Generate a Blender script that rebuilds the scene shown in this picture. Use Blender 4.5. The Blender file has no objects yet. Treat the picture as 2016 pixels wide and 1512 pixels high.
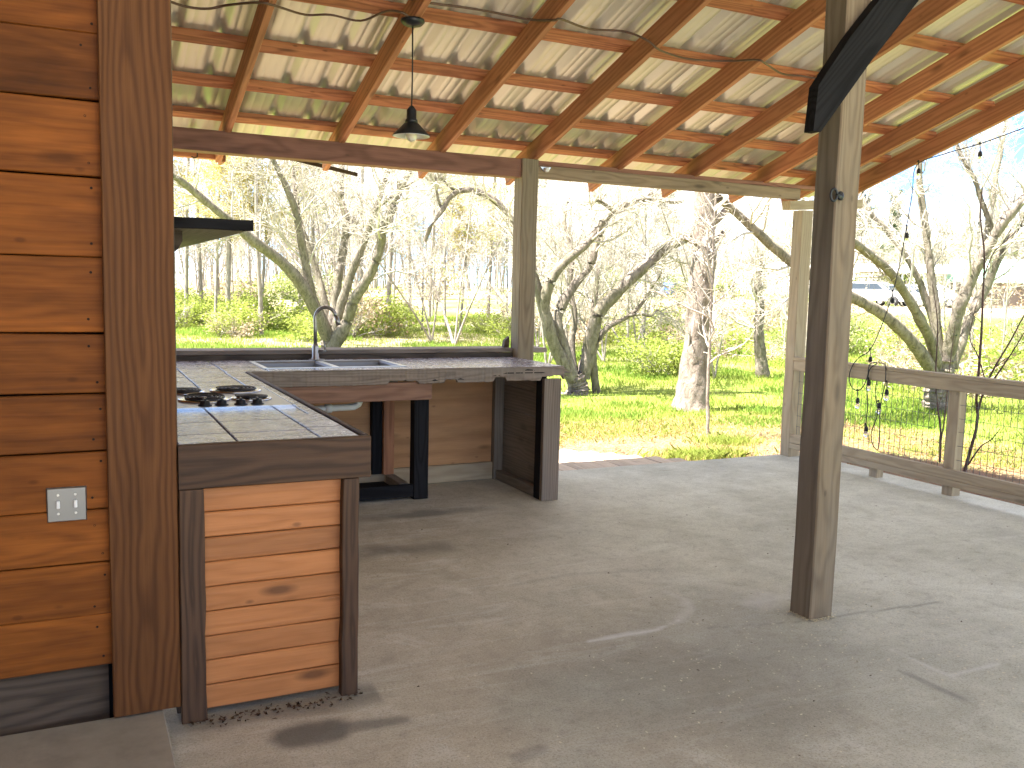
import bpy, math, random
import numpy as np
from mathutils import Matrix, Vector
random.seed(7)
RNG = np.random.default_rng(11)
SC = bpy.context.scene
COL = SC.collection

# ------------------------------------------------------------------ camera, world, sun, exposure
def camera():
    f, yaw, pitch, roll = 1789.864, .453781721, -.106514414, .0244125484
    cy, sy, cp, sp = math.cos(yaw), math.sin(yaw), math.cos(pitch), math.sin(pitch)
    fwd = Vector((sy*cp, cy*cp, sp)); right = Vector((cy, -sy, 0)); up = right.cross(fwd)
    r = right*math.cos(roll)+up*math.sin(roll); u = up*math.cos(roll)-right*math.sin(roll)
    cd = bpy.data.cameras.new('camera'); co = bpy.data.objects.new('camera', cd); COL.objects.link(co)
    m = Matrix((r, u, -fwd)).transposed().to_4x4(); m.translation = (0, 0, 1.45)
    co.matrix_world = m
    cd.sensor_width = 36; cd.lens = f/2016*36; cd.clip_start = .05; cd.clip_end = 3000
    SC.camera = co
camera()

SUN_EL, SUN_AZ = math.radians(67), math.radians(-80)      # azimuth from +Y towards +X
SUN_DIR = Vector((math.sin(SUN_AZ)*math.cos(SUN_EL), math.cos(SUN_AZ)*math.cos(SUN_EL), math.sin(SUN_EL)))
W = bpy.data.worlds.new('World'); SC.world = W; W.use_nodes = True
def world():
    nt = W.node_tree; nt.nodes.clear()
    out = nt.nodes.new('ShaderNodeOutputWorld'); bg = nt.nodes.new('ShaderNodeBackground')
    sky = nt.nodes.new('ShaderNodeTexSky'); sky.sky_type = 'NISHITA'; sky.sun_disc = False
    sky.sun_elevation = SUN_EL; sky.sun_rotation = SUN_AZ
    sky.air_density = .7; sky.dust_density = 0.0; sky.ozone_density = 2.2; sky.altitude = 1500
    tc = nt.nodes.new('ShaderNodeTexCoord'); mp = nt.nodes.new('ShaderNodeMapping'); mp.inputs['Scale'].default_value = (1.3, 1.3, 3.2); mp.inputs['Location'].default_value = (2.6, 6.9, 0)
    nz = nt.nodes.new('ShaderNodeTexNoise'); nz.inputs['Scale'].default_value = 2.1; nz.inputs['Detail'].default_value = 6
    rp = nt.nodes.new('ShaderNodeValToRGB'); rp.color_ramp.elements[0].position = .42; rp.color_ramp.elements[1].position = .62
    mx = nt.nodes.new('ShaderNodeMix'); mx.data_type = 'RGBA'; mx.inputs[7].default_value = (5.2, 4.9, 4.4, 1)
    L = nt.links.new
    L(tc.outputs['Generated'], mp.inputs['Vector']); L(mp.outputs[0], nz.inputs['Vector']); L(nz.outputs['Fac'], rp.inputs[0])
    L(rp.outputs[0], mx.inputs[0]); tint = nt.nodes.new('ShaderNodeMix'); tint.data_type = 'RGBA'; tint.blend_type = 'MULTIPLY'; tint.inputs[0].default_value = 1.0; tint.inputs[7].default_value = (.50, .72, .95, 1)
    L(sky.outputs[0], tint.inputs[6]); L(tint.outputs[2], mx.inputs[6]); L(mx.outputs[2], bg.inputs[0]); L(bg.outputs[0], out.inputs[0])
    bg.inputs[1].default_value = .05
world()
def sun():
    d = bpy.data.lights.new('sun', 'SUN'); d.energy = 3.0; d.angle = math.radians(.6); d.color = (1, .95, .86)
    o = bpy.data.objects.new('sun', d); COL.objects.link(o)
    o.rotation_euler = SUN_DIR.to_track_quat('Z', 'Y').to_euler(); o.location = (-20, 0, 30)
sun()
SC.render.engine = 'CYCLES'
SC.view_settings.view_transform = 'Standard'; SC.view_settings.look = 'None'
SC.view_settings.gamma = 1.0; SC.view_settings.use_curve_mapping = False
SC.view_settings.exposure = 3.72
SC.cycles.max_bounces = 10; SC.cycles.diffuse_bounces = 6; SC.cycles.transparent_max_bounces = 12
SC.cycles.use_denoising = True

# ------------------------------------------------------------------ node helpers and materials
class G:
    def __init__(s, name):
        s.m = bpy.data.materials.new(name); s.m.use_nodes = True; s.nt = s.m.node_tree; s.nt.nodes.clear()
        s.out = s.n('ShaderNodeOutputMaterial'); s.b = s.n('ShaderNodeBsdfPrincipled'); s.l(s.b.outputs[0], s.out.inputs[0])
    def n(s, t, **k):
        x = s.nt.nodes.new(t)
        for a, v in k.items(): setattr(x, a, v)
        return x
    def l(s, a, b): s.nt.links.new(a, b)
    def put(s, v, sock):
        if isinstance(v, bpy.types.NodeSocket): s.l(v, sock)
        else: sock.default_value = v
    def math(s, op, a, b=0.0, c=0.0, clamp=False):
        x = s.n('ShaderNodeMath', operation=op, use_clamp=clamp); s.put(a, x.inputs[0]); s.put(b, x.inputs[1])
        if op in ('MULTIPLY_ADD', 'SMOOTH_MIN', 'WRAP'): s.put(c, x.inputs[2])
        return x.outputs[0]
    def vec(s, op, a, b=(0, 0, 0)):
        x = s.n('ShaderNodeVectorMath', operation=op); s.put(a, x.inputs[0]); s.put(b, x.inputs[1]); return x.outputs[0]
    def noise(s, v, scale, detail=3, rough=.55, dist=0.0):
        x = s.n('ShaderNodeTexNoise'); s.l(v, x.inputs['Vector']); x.inputs['Scale'].default_value = scale
        x.inputs['Detail'].default_value = detail; x.inputs['Roughness'].default_value = rough; x.inputs['Distortion'].default_value = dist
        return x.outputs['Fac']
    def ramp(s, f, *stops):
        x = s.n('ShaderNodeValToRGB'); e = x.color_ramp.elements
        while len(e) < len(stops): e.new(.5)
        for i, (p, c) in enumerate(stops):
            e[i].position = p; e[i].color = (*c, 1) if hasattr(c, '__len__') else (c, c, c, 1)
        s.l(f, x.inputs[0]); return x.outputs[0]
    def mix(s, f, a, b, mode='MIX'):
        x = s.n('ShaderNodeMix', data_type='RGBA', blend_type=mode)
        s.put(f, x.inputs[0]); s.put((*a, 1) if isinstance(a, tuple) else a, x.inputs[6]); s.put((*b, 1) if isinstance(b, tuple) else b, x.inputs[7])
        return x.outputs[2]
    def bump(s, h, strength=.3, dist=.01):
        x = s.n('ShaderNodeBump'); s.l(h, x.inputs['Height']); x.inputs['Strength'].default_value = strength; x.inputs['Distance'].default_value = dist
        s.l(x.outputs[0], s.b.inputs['Normal'])
    def set(s, color=None, rough=None, metal=None, spec=None):
        if color is not None: s.put((*color, 1) if isinstance(color, tuple) else color, s.b.inputs['Base Color'])
        if rough is not None: s.put(rough, s.b.inputs['Roughness'])
        if metal is not None: s.put(metal, s.b.inputs['Metallic'])
        if spec is not None: s.put(spec, s.b.inputs['Specular IOR Level'])
        return s.m
    def obj(s): return s.n('ShaderNodeTexCoord').outputs['Object']
    def rnd(s): return s.n('ShaderNodeObjectInfo').outputs['Random']
    def attr(s, name): return s.n('ShaderNodeAttribute', attribute_name=name).outputs['Fac']

def wood(name, light, dark, rough=.65, ring=46, knots=.5, vary=.35, blotch=.35, spec=.3, grey=None, greyamt=.0, streak=.5):
    g = G(name); o = g.obj(); r = g.rnd()
    off = g.n('ShaderNodeCombineXYZ'); g.l(g.math('MULTIPLY', r, 37.0), off.inputs[0]); g.l(g.math('MULTIPLY', r, 3.0), off.inputs[1]); g.l(g.math('MULTIPLY', r, 11.0), off.inputs[2])
    v = g.vec('ADD', o, off.outputs[0])
    vs = g.vec('MULTIPLY', v, (.7, 4.0, 4.0))
    n1 = g.noise(vs, 1.3, 2); n2 = g.noise(g.vec('MULTIPLY', v, (1.1, 3, 3)), 1.7, 2)
    sp = g.n('ShaderNodeSeparateXYZ'); g.l(o, sp.inputs[0])
    yy = g.math('ADD', sp.outputs[1], g.math('MULTIPLY', g.math('SUBTRACT', n1, .5), .10))
    zz = g.math('ADD', g.math('ADD', sp.outputs[2], g.math('MULTIPLY', sp.outputs[0], .03)), g.math('MULTIPLY', g.math('SUBTRACT', n2, .30), .09))
    rr = g.math('SQRT', g.math('ADD', g.math('MULTIPLY', yy, yy), g.math('MULTIPLY', zz, zz)))
    sw = g.math('MULTIPLY_ADD', g.math('SINE', g.math('MULTIPLY', rr, ring*6.28)), .5, .5)
    sw = g.math('POWER', sw, 1.6)
    fine = g.noise(g.vec('MULTIPLY', v, (2.2, 70, 70)), 1.6, 4, .65)
    blo = g.noise(g.vec('MULTIPLY', v, (1.1, 5, 5)), 1.5, 4, .6)
    t = g.math('ADD', g.math('MULTIPLY', sw, streak), g.math('MULTIPLY', fine, 1.0-streak*.6))
    col = g.ramp(t, (.22, light), (.95, dark))
    val = g.math('ADD', g.math('MULTIPLY', g.math('SUBTRACT', r, .5), vary), g.math('MULTIPLY', g.math('SUBTRACT', blo, .5), blotch*2))
    bri = g.n('ShaderNodeHueSaturation'); g.l(col, bri.inputs['Color']); g.l(g.math('ADD', val, 1.0), bri.inputs['Value']); col = bri.outputs[0]
    if grey is not None:
        gm = g.math('MULTIPLY', g.ramp(g.noise(g.vec('MULTIPLY', v, (.9, 7, 7)), 1.2, 5, .65), (.38, 0.0), (.68, 1.0)), greyamt)
        col = g.mix(gm, col, grey)
    if knots > 0:
        vo = g.n('ShaderNodeTexVoronoi'); vo.inputs['Scale'].default_value = 1.0
        g.l(g.vec('ADD', g.vec('MULTIPLY', v, (2.1, 6.5, 6.5)), g.vec('MULTIPLY', g.n('ShaderNodeCombineXYZ').outputs[0], (0, 0, 0))), vo.inputs['Vector'])
        k = g.ramp(vo.outputs['Distance'], (.06, 1.0), (.16, 0.0))
        col = g.mix(g.math('MULTIPLY', k, knots), col, tuple(c*.22 for c in dark))
        v2 = g.n('ShaderNodeTexVoronoi'); v2.inputs['Scale'].default_value = 1.0; g.l(g.vec('MULTIPLY', v, (5.5, 11, 14)), v2.inputs['Vector'])
        k2 = g.ramp(v2.outputs['Distance'], (.05, 1.0), (.11, 0.0)); col = g.mix(g.math('MULTIPLY', k2, knots*.8), col, tuple(c*.3 for c in dark))
    g.bump(g.math('ADD', fine, g.math('MULTIPLY', sw, .35)), .25, .004)
    return g.set(col, g.math('ADD', g.math('MULTIPLY', fine, .25), rough-.12), 0.0, spec)

def plain(name, col, rough=.5, metal=0.0, spec=.5, var=.15, scale=9.0, bump=0.0):
    g = G(name); n = g.noise(g.obj(), scale, 4, .6)
    c = g.mix(g.math('MULTIPLY', n, 1.0), tuple(x*(1-var) for x in col), tuple(min(1, x*(1+var)) for x in col))
    if bump: g.bump(n, bump, .01)
    return g.set(c, g.math('ADD', g.math('MULTIPLY', n, .2), rough-.1), metal, spec)

M = {}
M['rafter'] = wood('stained_rafter_wood', (.45, .20, .098), (.29, .12, .057), knots=.55, ring=38)
M['purlin'] = wood('stained_purlin_wood', (.46, .19, .085), (.25, .09, .04), knots=.7)
M['wall_plank'] = wood('varnished_wall_wood', (.235, .074, .011), (.125, .036, .006), rough=.6, knots=.5, vary=.6, blotch=.95, streak=.25, spec=.18)
M['corner_board'] = wood('varnished_corner_wood', (.15, .060, .018), (.082, .030, .009), rough=.6, ring=50, knots=.0, vary=.1, streak=.5, spec=.2)
M['pine'] = wood('knotty_pine', (.48, .19, .062), (.37, .137, .040), rough=.5, knots=.75, vary=.3, streak=.35, spec=.4)
M['dark_stain'] = wood('dark_stained_wood', (.090, .047, .025), (.042, .022, .012), rough=.6, knots=.2, vary=.2)
M['treated'] = wood('weathered_treated_wood', (.245, .185, .115), (.155, .112, .068), knots=.5, ring=52, grey=(.205, .18, .14), greyamt=.5, vary=.2)
M['dark_side'] = wood('darker_side_wood', (.215, .185, .14), (.14, .118, .088), knots=.4, ring=40, vary=.1)  # darker wood colour for the left face of the big post
M['rail'] = wood('pale_treated_rail_wood', (.42, .335, .22), (.31, .235, .15), knots=.6, ring=40, vary=.15, grey=(.40, .345, .26), greyamt=.3)
M['beam_red'] = wood('red_brown_beam_wood', (.27, .125, .085), (.16, .07, .045), knots=.4)
M['beam_pale'] = wood('pale_beam_wood', (.31, .225, .145), (.21, .145, .09), knots=.6)
M['plywood'] = wood('plywood', (.45, .245, .115), (.35, .18, .08), ring=9, knots=.5, vary=.1, streak=.5, blotch=.5)
M['weathered'] = wood('weathered_edge_wood', (.235, .18, .138), (.12, .088, .064), ring=60, knots=.2, grey=(.17, .145, .122), greyamt=.7)
M['redwood'] = wood('red_stained_board', (.275, .145, .09), (.17, .083, .05), knots=.3)
M['black_wood'] = wood('black_painted_wood', (.017, .0165, .018), (.009, .0085, .009), rough=.8, knots=0, vary=.2, spec=.08)
M['deck'] = wood('sun_bleached_deck_wood', (.50, .40, .30), (.36, .27, .19), ring=50, knots=.4, vary=.3)
M['dim_wood'] = wood('grey_shed_wood', (.24, .205, .165), (.175, .15, .12), knots=.35)
M['old_wood'] = wood('old_sill_wood', (.11, .08, .055), (.05, .035, .024), knots=.3)
M['black'] = plain('black_metal', (.018, .02, .024), .4, .3)
M['cord'] = plain('black_rubber', (.015, .015, .017), .6)
M['brown_cable'] = plain('brown_cable', (.10, .055, .035), .6)
M['steel'] = plain('brushed_steel', (.55, .56, .57), .32, .9, var=.08)
M['plate'] = plain('switch_plate_steel', (.24, .245, .245), .38, .85, var=.06)
M['bowl'] = plain('sink_bowl_steel', (.24, .235, .23), .45, .7)
M['nail'] = plain('rusty_nail', (.03, .02, .015), .9, 0, .1)
M['nickel'] = plain('brushed_nickel', (.30, .285, .27), .36, .9, var=.05)
M['chrome'] = plain('drip_pan_chrome', (.7, .7, .72), .15, 1.0)
M['stove'] = plain('stove_enamel', (.42, .42, .44), .35, .5)
M['coil'] = plain('burner_coil', (.025, .024, .026), .5, .2)
M['pvc'] = plain('white_pvc', (.55, .55, .52), .4)
M['white'] = plain('white_enamel', (.78, .78, .76), .4)
M['wire'] = plain('galvanised_wire', (.10, .10, .10), .45, .6)

def tile_mat():
    g = G('travertine_tile'); o = g.obj(); r = g.rnd()
    off = g.n('ShaderNodeCombineXYZ'); g.l(g.math('MULTIPLY', r, 31), off.inputs[0]); g.l(g.math('MULTIPLY', r, 17), off.inputs[1])
    v = g.vec('ADD', o, off.outputs[0])
    n = g.noise(g.vec('MULTIPLY', v, (5, 9, 5)), 1.4, 6, .65, 1.5); n2 = g.noise(v, 45, 4, .7)
    c = g.ramp(n, (.32, (.15, .135, .155)), (.48, (.25, .235, .275)), (.63, (.50, .485, .54)))  # bluish base puts the sky's reflection into the tile colour
    c = g.mix(g.math('MULTIPLY', g.ramp(n2, (.55, 0.0), (.75, 1.0)), .45), c, (.13, .095, .085))
    g.bump(g.math('ADD', n, g.math('MULTIPLY', n2, .4)), .25, .006)
    return g.set(c, g.math('ADD', g.math('MULTIPLY', n2, .3), .10), 0.0, .7)
M['tile'] = tile_mat()
M['grout'] = plain('grout', (.16, .135, .12), .9, scale=60)

def metal_mat():
    g = G('galvalume_roof_sheet'); o = g.obj()
    n = g.noise(g.vec('MULTIPLY', o, (1, .35, 1)), 2.2, 4, .6); n2 = g.noise(g.vec('MULTIPLY', o, (14, 1.2, 14)), 3, 3)
    c = g.mix(n, (.55, .54, .455), (.67, .66, .575)); c = g.mix(g.math('MULTIPLY', n2, .25), c, (.52, .48, .36))
    return g.set(c, g.math('ADD', g.math('MULTIPLY', n, .25), .26), .35, .5)
M['roof'] = metal_mat()

def concrete_mat():
    g = G('weathered_concrete'); o = g.obj()
    a = g.noise(o, .55, 5, .6, .6); b = g.noise(o, 3.2, 7, .72, .5); mid = g.noise(o, 14, 6, .72, .3); f = g.noise(o, 120, 3, .75); f2 = g.noise(o, 260, 2, .6)
    tr = g.noise(g.vec('MULTIPLY', o, (.9, 5.5, 1)), 1.6, 6, .68, .9)
    c = g.ramp(a, (.34, (.455, .44, .355)), (.52, (.565, .555, .465)), (.68, (.65, .645, .56)))
    c = g.mix(g.math('MULTIPLY', g.attr('tan'), .75), c, (.42, .345, .255))
    c = g.mix(g.ramp(b, (.38, .55), (.55, 0.0)), c, g.mix(1.0, c, (.70, .69, .66), 'MULTIPLY'))
    c = g.mix(g.ramp(b, (.56, 0.0), (.74, .55)), c, (.68, .67, .60))
    c = g.mix(g.ramp(tr, (.52, 0.0), (.70, .4)), c, (.64, .63, .56))
    c = g.mix(g.ramp(mid, (.32, .34), (.48, 0.0)), c, (.22, .195, .145))
    c = g.mix(g.math('MULTIPLY', g.ramp(f, (.36, 1.0), (.50, 0.0)), .42), c, (.15, .13, .10))
    c = g.mix(g.math('MULTIPLY', g.ramp(f2, (.62, 0.0), (.72, 1.0)), .55), c, (.78, .77, .70))
    c = g.mix(g.attr('dark'), c, (.085, .083, .075))
    c = g.mix(g.attr('white'), c, (.80, .81, .83))
    g.bump(g.math('ADD', g.math('ADD', g.math('MULTIPLY', f, .6), g.math('MULTIPLY', mid, .6)), b), .3, .006)
    return g.set(c, g.math('SUBTRACT', g.math('ADD', g.math('MULTIPLY', b, .3), .60), g.math('MULTIPLY', g.attr('dark'), .2)), 0.0, .35)
M['concrete'] = concrete_mat()

M['step'] = plain('shaded_step_concrete', (.27, .235, .18), .9, scale=14, var=.35, bump=.3)  # darker concrete colour carries the shade lying over the step
def ground_mat():
    g = G('spring_lawn_soil'); o = g.obj()
    a = g.noise(o, .35, 5, .62, .5); b = g.noise(o, 2.6, 6, .7); f = g.noise(o, 30, 4, .7)
    c = g.ramp(a, (.35, (.20, .23, .055)), (.5, (.18, .25, .042)), (.66, (.25, .255, .075)))
    c = g.mix(g.ramp(b, (.40, .5), (.6, 0.0)), c, (.10, .155, .022))
    st = g.ramp(b, (.36, (.22, .155, .09)), (.5, (.30, .235, .15)), (.62, (.22, .105, .055)))
    st = g.mix(g.math('MULTIPLY', f, .6), st, (.33, .275, .19))
    c = g.mix(g.attr('straw'), c, st)
    c = g.mix(g.attr('pale'), c, (.30, .245, .175))
    c = g.mix(g.attr('brush'), c, g.mix(b, (.17, .15, .085), (.30, .25, .17)))
    g.bump(g.math('ADD', b, f), .6, .05)
    return g.set(c, .95, 0.0, .1)
M['ground'] = ground_mat()

def leaf_mat(name, a, b, trans=.5):
    g = G(name); n = g.noise(g.obj(), 2.3, 3)
    c = g.mix(n, a, b); g.set(c, .65, 0.0, .25)
    t = g.n('ShaderNodeBsdfTranslucent'); g.l(c, t.inputs[0]); mx = g.n('ShaderNodeMixShader'); mx.inputs[0].default_value = trans
    g.l(g.b.outputs[0], mx.inputs[1]); g.l(t.outputs[0], mx.inputs[2]); g.l(mx.outputs[0], g.out.inputs[0])
    return g.m
M['grass'] = leaf_mat('fresh_grass_blades', (.19, .265, .040), (.31, .335, .075), .35)
M['grass_dark'] = leaf_mat('lush_grass_blades', (.15, .26, .035), (.23, .32, .055), .4)
M['leaf_lime'] = leaf_mat('lime_spring_leaves', (.20, .27, .04), (.33, .36, .09))
M['leaf_green'] = leaf_mat('mid_green_leaves', (.15, .20, .045), (.26, .29, .09))
M['leaf_gold'] = leaf_mat('golden_catkins', (.50, .43, .13), (.60, .54, .24), .65)
M['leaf_dark'] = leaf_mat('evergreen_needles', (.035, .065, .03), (.07, .11, .045), .2)
M['leaf_dry'] = leaf_mat('dry_brush_leaves', (.27, .21, .13), (.38, .31, .20), .3)
M['straw'] = leaf_mat('pine_straw', (.30, .21, .12), (.24, .085, .04), .1)
M['dead_leaf'] = leaf_mat('dead_leaf_crumbs', (.05, .032, .022), (.10, .06, .035), .1)
M['shaving'] = plain('wood_shavings', (.62, .57, .42), .8)

def bark(name, a, b, moss=0.0, scale=9.0, bump=.8):
    g = G(name); o = g.obj(); v = g.vec('MULTIPLY', o, (1, 1, .45))
    n = g.noise(v, scale, 6, .7, .6); n2 = g.noise(o, 2.0, 4, .6)
    c = g.ramp(n, (.33, a), (.62, b))
    if moss:
        c = g.mix(g.math('MULTIPLY', g.ramp(n2, (.42, 0.0), (.60, 1.0)), moss), c, (.105, .105, .045))
    g.bump(n, bump, .03)
    return g.set(c, .9, 0.0, .15)
M['bark_pale'] = bark('pale_bark', (.13, .105, .085), (.34, .29, .245), 0, 12)
M['bark_moss'] = bark('mossy_limb_bark', (.085, .070, .057), (.255, .217, .183), .35, 16)
M['bark_big'] = bark('flaky_trunk_bark', (.115, .088, .072), (.29, .24, .205), .10, 13, 1.2)
M['bark_far'] = bark('far_trunk_bark', (.17, .148, .13), (.36, .32, .285), .12, 6)
M['twig'] = bark('bare_twigs', (.32, .285, .245), (.50, .455, .40), 0, 6, .2)
M['twig_dark'] = bark('dark_stems', (.075, .05, .045), (.15, .10, .09), 0, 8, .2)

def glass():
    g = G('clear_bulb_glass'); g.set((.95, .96, .97), .05, 0.0, .5); g.b.inputs['Transmission Weight'].default_value = .9; g.b.inputs['IOR'].default_value = 1.3
    return g.m
M['glass'] = glass()
M['bulb'] = plain('frosted_bulb', (.78, .74, .62), .3)
M['car_white'] = plain('white_car_paint', (.72, .73, .75), .25)
M['car_blue'] = plain('blue_car_paint', (.04, .11, .42), .25)
M['car_grey'] = plain('grey_car_paint', (.22, .25, .30), .25)
M['car_glass'] = plain('dark_car_glass', (.03, .04, .05), .1)
M['tyre'] = plain('tyre_rubber', (.02, .02, .02), .8)
M['tin_white'] = plain('white_tin_roof', (.80, .81, .82), .4)
M['tin_mint'] = plain('mint_tin_roof', (.33, .60, .47), .45)
M['shed_wall'] = plain('shed_wall', (.24, .21, .185), .8)

# ------------------------------------------------------------------ object helpers
WM = {}; LAST = ['']
def link(o, m, parent=None):
    COL.objects.link(o)
    if parent is not None:
        o.parent = parent; o.matrix_local = WM[parent.name].inverted() @ m
    else:
        o.matrix_world = m
    WM[o.name] = m; LAST[0] = o.name
    return o
def tag(o, label=None, cat=None, group=None, kind=None):
    for k, v in (('label', label), ('category', cat), ('group', group), ('kind', kind)):
        if v: o[k] = v
    return o
def thing(name, label, cat, loc=(0, 0, 0), group=None):
    o = bpy.data.objects.new(name, None); o.empty_display_size = .1
    link(o, Matrix.Translation(loc)); return tag(o, label, cat, group)

class MB:
    def __init__(s): s.v = []; s.f = []
    def add(s, vs, fs):
        b = len(s.v); s.v += [tuple(x) for x in vs]; s.f += [tuple(i+b for i in f) for f in fs]; return s
    def box(s, x0, x1, y0, y1, z0, z1, ch=0.0):
        if ch <= 0:
            return s.add([(x, y, z) for x in (x0, x1) for y in (y0, y1) for z in (z0, z1)],
                         [(0, 1, 3, 2), (4, 6, 7, 5), (0, 4, 5, 1), (2, 3, 7, 6), (0, 2, 6, 4), (1, 5, 7, 3)])
        c = ch
        sec = lambda z, i: [(x0+c+i, y0+i, z), (x1-c-i, y0+i, z), (x1-i, y0+c+i, z), (x1-i, y1-c-i, z), (x1-c-i, y1-i, z), (x0+c+i, y1-i, z), (x0+i, y1-c-i, z), (x0+i, y0+c+i, z)]
        return s.loft([sec(z0, c*.7), sec(z0+c, 0), sec(z1-c, 0), sec(z1, c*.7)])
    def loft(s, rings, closed=True):
        n = len(rings[0]); vs = [p for r in rings for p in r]
        fs = [(k*n+i, k*n+(i+1) % n, (k+1)*n+(i+1) % n, (k+1)*n+i) for k in range(len(rings)-1) for i in range(n)]
        if closed: fs += [tuple(range(n))[::-1], tuple((len(rings)-1)*n+i for i in range(n))]
        return s.add(vs, fs)
    def tube(s, pts, r, n=8):
        pts = [Vector(p) for p in pts]; rings = []
        ref = None
        for i, p in enumerate(pts):
            t = (pts[min(i+1, len(pts)-1)]-pts[max(i-1, 0)]).normalized()
            if ref is None: ref = t.orthogonal().normalized()
            u = (ref-t*ref.dot(t)).normalized(); ref = u; w = t.cross(u)
            rr = r[i] if hasattr(r, '__len__') else r
            rings.append([tuple(p+u*rr*math.cos(2*math.pi*k/n)+w*rr*math.sin(2*math.pi*k/n)) for k in range(n)])
        return s.loft(rings)
    def lathe(s, prof, c=(0, 0, 0), n=20, axis='Z'):
        rings = []
        for r, h in prof:
            ring = []
            for k in range(n):
                a = 2*math.pi*k/n; x, y = r*math.cos(a), r*math.sin(a)
                q = (x, y, h) if axis == 'Z' else ((x, h, y) if axis == 'Y' else (h, x, y))
                ring.append((c[0]+q[0], c[1]+q[1], c[2]+q[2]))
            rings.append(ring)
        return s.loft(rings)
    def prism(s, poly, y0, y1):          # polygon in x-z, extruded along y
        return s.loft([[(x, y0, z) for x, z in poly], [(x, y1, z) for x, z in poly]])
    def mesh(s, name, mat, smooth=False):
        me = bpy.data.meshes.new(name); me.from_pydata(s.v, [], s.f); me.validate(); me.update()
        import bmesh
        bm = bmesh.new(); bm.from_mesh(me); bmesh.ops.recalc_face_normals(bm, faces=bm.faces); bm.to_mesh(me); bm.free()
        me.materials.append(mat)
        if smooth: me.shade_smooth()
        return me
    def build(s, name, mat, parent=None, smooth=False, m=None):
        return link(bpy.data.objects.new(name, s.mesh(name, mat, smooth)), m or Matrix.Identity(4), parent)

def loc_build(mb, name, mat, parent, loc, smooth=False):
    return mb.build(name, mat, parent, smooth, Matrix.Translation(loc))

def board(name, p0, p1, w, t, mat, parent=None, wdir=None, ch=.003, seg=5, warp=.0012, rag=None):
    """a plank from p0 to p1 (centre line), w wide along wdir, t thick; local X runs along the grain"""
    p0, p1 = Vector(p0), Vector(p1); d = p1-p0; L = d.length; d.normalize()
    wd = Vector(wdir) if wdir else (Vector((0, 0, 1)) if abs(d.z) < .7 else Vector((1, 0, 0)))
    wd = (wd-d*wd.dot(d)).normalized(); td = d.cross(wd)
    m = Matrix((d, wd, td)).transposed().to_4x4(); m.translation = (p0+p1)/2
    b = MB(); rings = []; a, e = w/2, t/2; c = min(ch, e*.5)
    for k in range(seg+1):
        x = -L/2+L*k/seg; dy, dz = random.uniform(-warp, warp), random.uniform(-warp, warp)
        lo, hi = (rag(k/seg) if rag else (0, 0))
        rings.append([(x, y+dy, z+dz) for y, z in ((-a+c+lo, -e), (a-c+hi, -e), (a+hi, -e+c), (a+hi, e-c), (a-c+hi, e), (-a+c+lo, e), (-a+lo, e-c), (-a+lo, -e+c))])
    b.loft(rings)
    return link(bpy.data.objects.new(name, b.mesh(name, mat)), m, parent)

def bbox_board(name, x0, x1, y0, y1, z0, z1, mat, parent=None, **k):
    """an axis-aligned board: grain along its longest side"""
    s = (x1-x0, y1-y0, z1-z0); c = ((x0+x1)/2, (y0+y1)/2, (z0+z1)/2); i = s.index(max(s))
    p0, p1 = list(c), list(c); p0[i] -= s[i]/2; p1[i] += s[i]/2
    j, kx = [q for q in range(3) if q != i]
    if s[j] < s[kx]: j, kx = kx, j
    wd = [0, 0, 0]; wd[j] = 1
    return board(name, p0, p1, s[j], s[kx], mat, parent, wdir=wd, **k)

# value noise for painted stains
def vnoise(x, y, seed=0):
    xi, yi = np.floor(x).astype(int), np.floor(y).astype(int); fx, fy = x-xi, y-yi
    fx, fy = fx*fx*(3-2*fx), fy*fy*(3-2*fy)
    h = lambda a, b: np.modf(np.abs(np.sin(a*127.1+b*311.7+seed*74.7)*43758.5453))[0]
    return (h(xi, yi)*(1-fx)+h(xi+1, yi)*fx)*(1-fy)+(h(xi, yi+1)*(1-fx)+h(xi+1, yi+1)*fx)*fy
def fbm(x, y, seed=0, o=4): return sum(vnoise(x*2**i, y*2**i, seed+i)*.5**i for i in range(o))/sum(.5**i for i in range(o))
def sstep(a, b, x): t = np.clip((x-a)/(b-a), 0, 1); return t*t*(3-2*t)
def segdist(x, y, pts):
    d = np.full(x.shape, 1e9)
    for (ax, ay, *_), (bx, by, *_) in zip(pts[:-1], pts[1:]):
        vx, vy = bx-ax, by-ay; t = np.clip(((x-ax)*vx+(y-ay)*vy)/(vx*vx+vy*vy+1e-9), 0, 1)
        d = np.minimum(d, np.hypot(x-ax-t*vx, y-ay-t*vy))
    return d
def np_mesh(name, V, F, mat, smooth=False):
    V = np.asarray(V, np.float32).reshape(-1, 3); F = np.asarray(F, np.int32); k = F.shape[1]
    me = bpy.data.meshes.new(name); me.vertices.add(len(V)); me.vertices.foreach_set('co', V.ravel())
    me.loops.add(F.size); me.loops.foreach_set('vertex_index', F.ravel())
    me.polygons.add(len(F)); me.polygons.foreach_set('loop_start', np.arange(0, F.size, k, dtype=np.int32))
    me.polygons.foreach_set('loop_total', np.full(len(F), k, np.int32))
    me.update(calc_edges=True); me.materials.append(mat)
    if smooth: me.polygons.foreach_set('use_smooth', np.ones(len(F), bool))
    return me
def grid_faces(nx, ny):
    i = np.arange((nx-1)*(ny-1)); a = (i//(ny-1))*ny+i % (ny-1)
    return np.stack([a, a+ny, a+ny+1, a+1], 1)
def paint(me, name, val):
    a = me.attributes.new(name, 'FLOAT', 'POINT'); a.data.foreach_set('value', np.clip(val, 0, 1).astype(np.float32).ravel())

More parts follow.
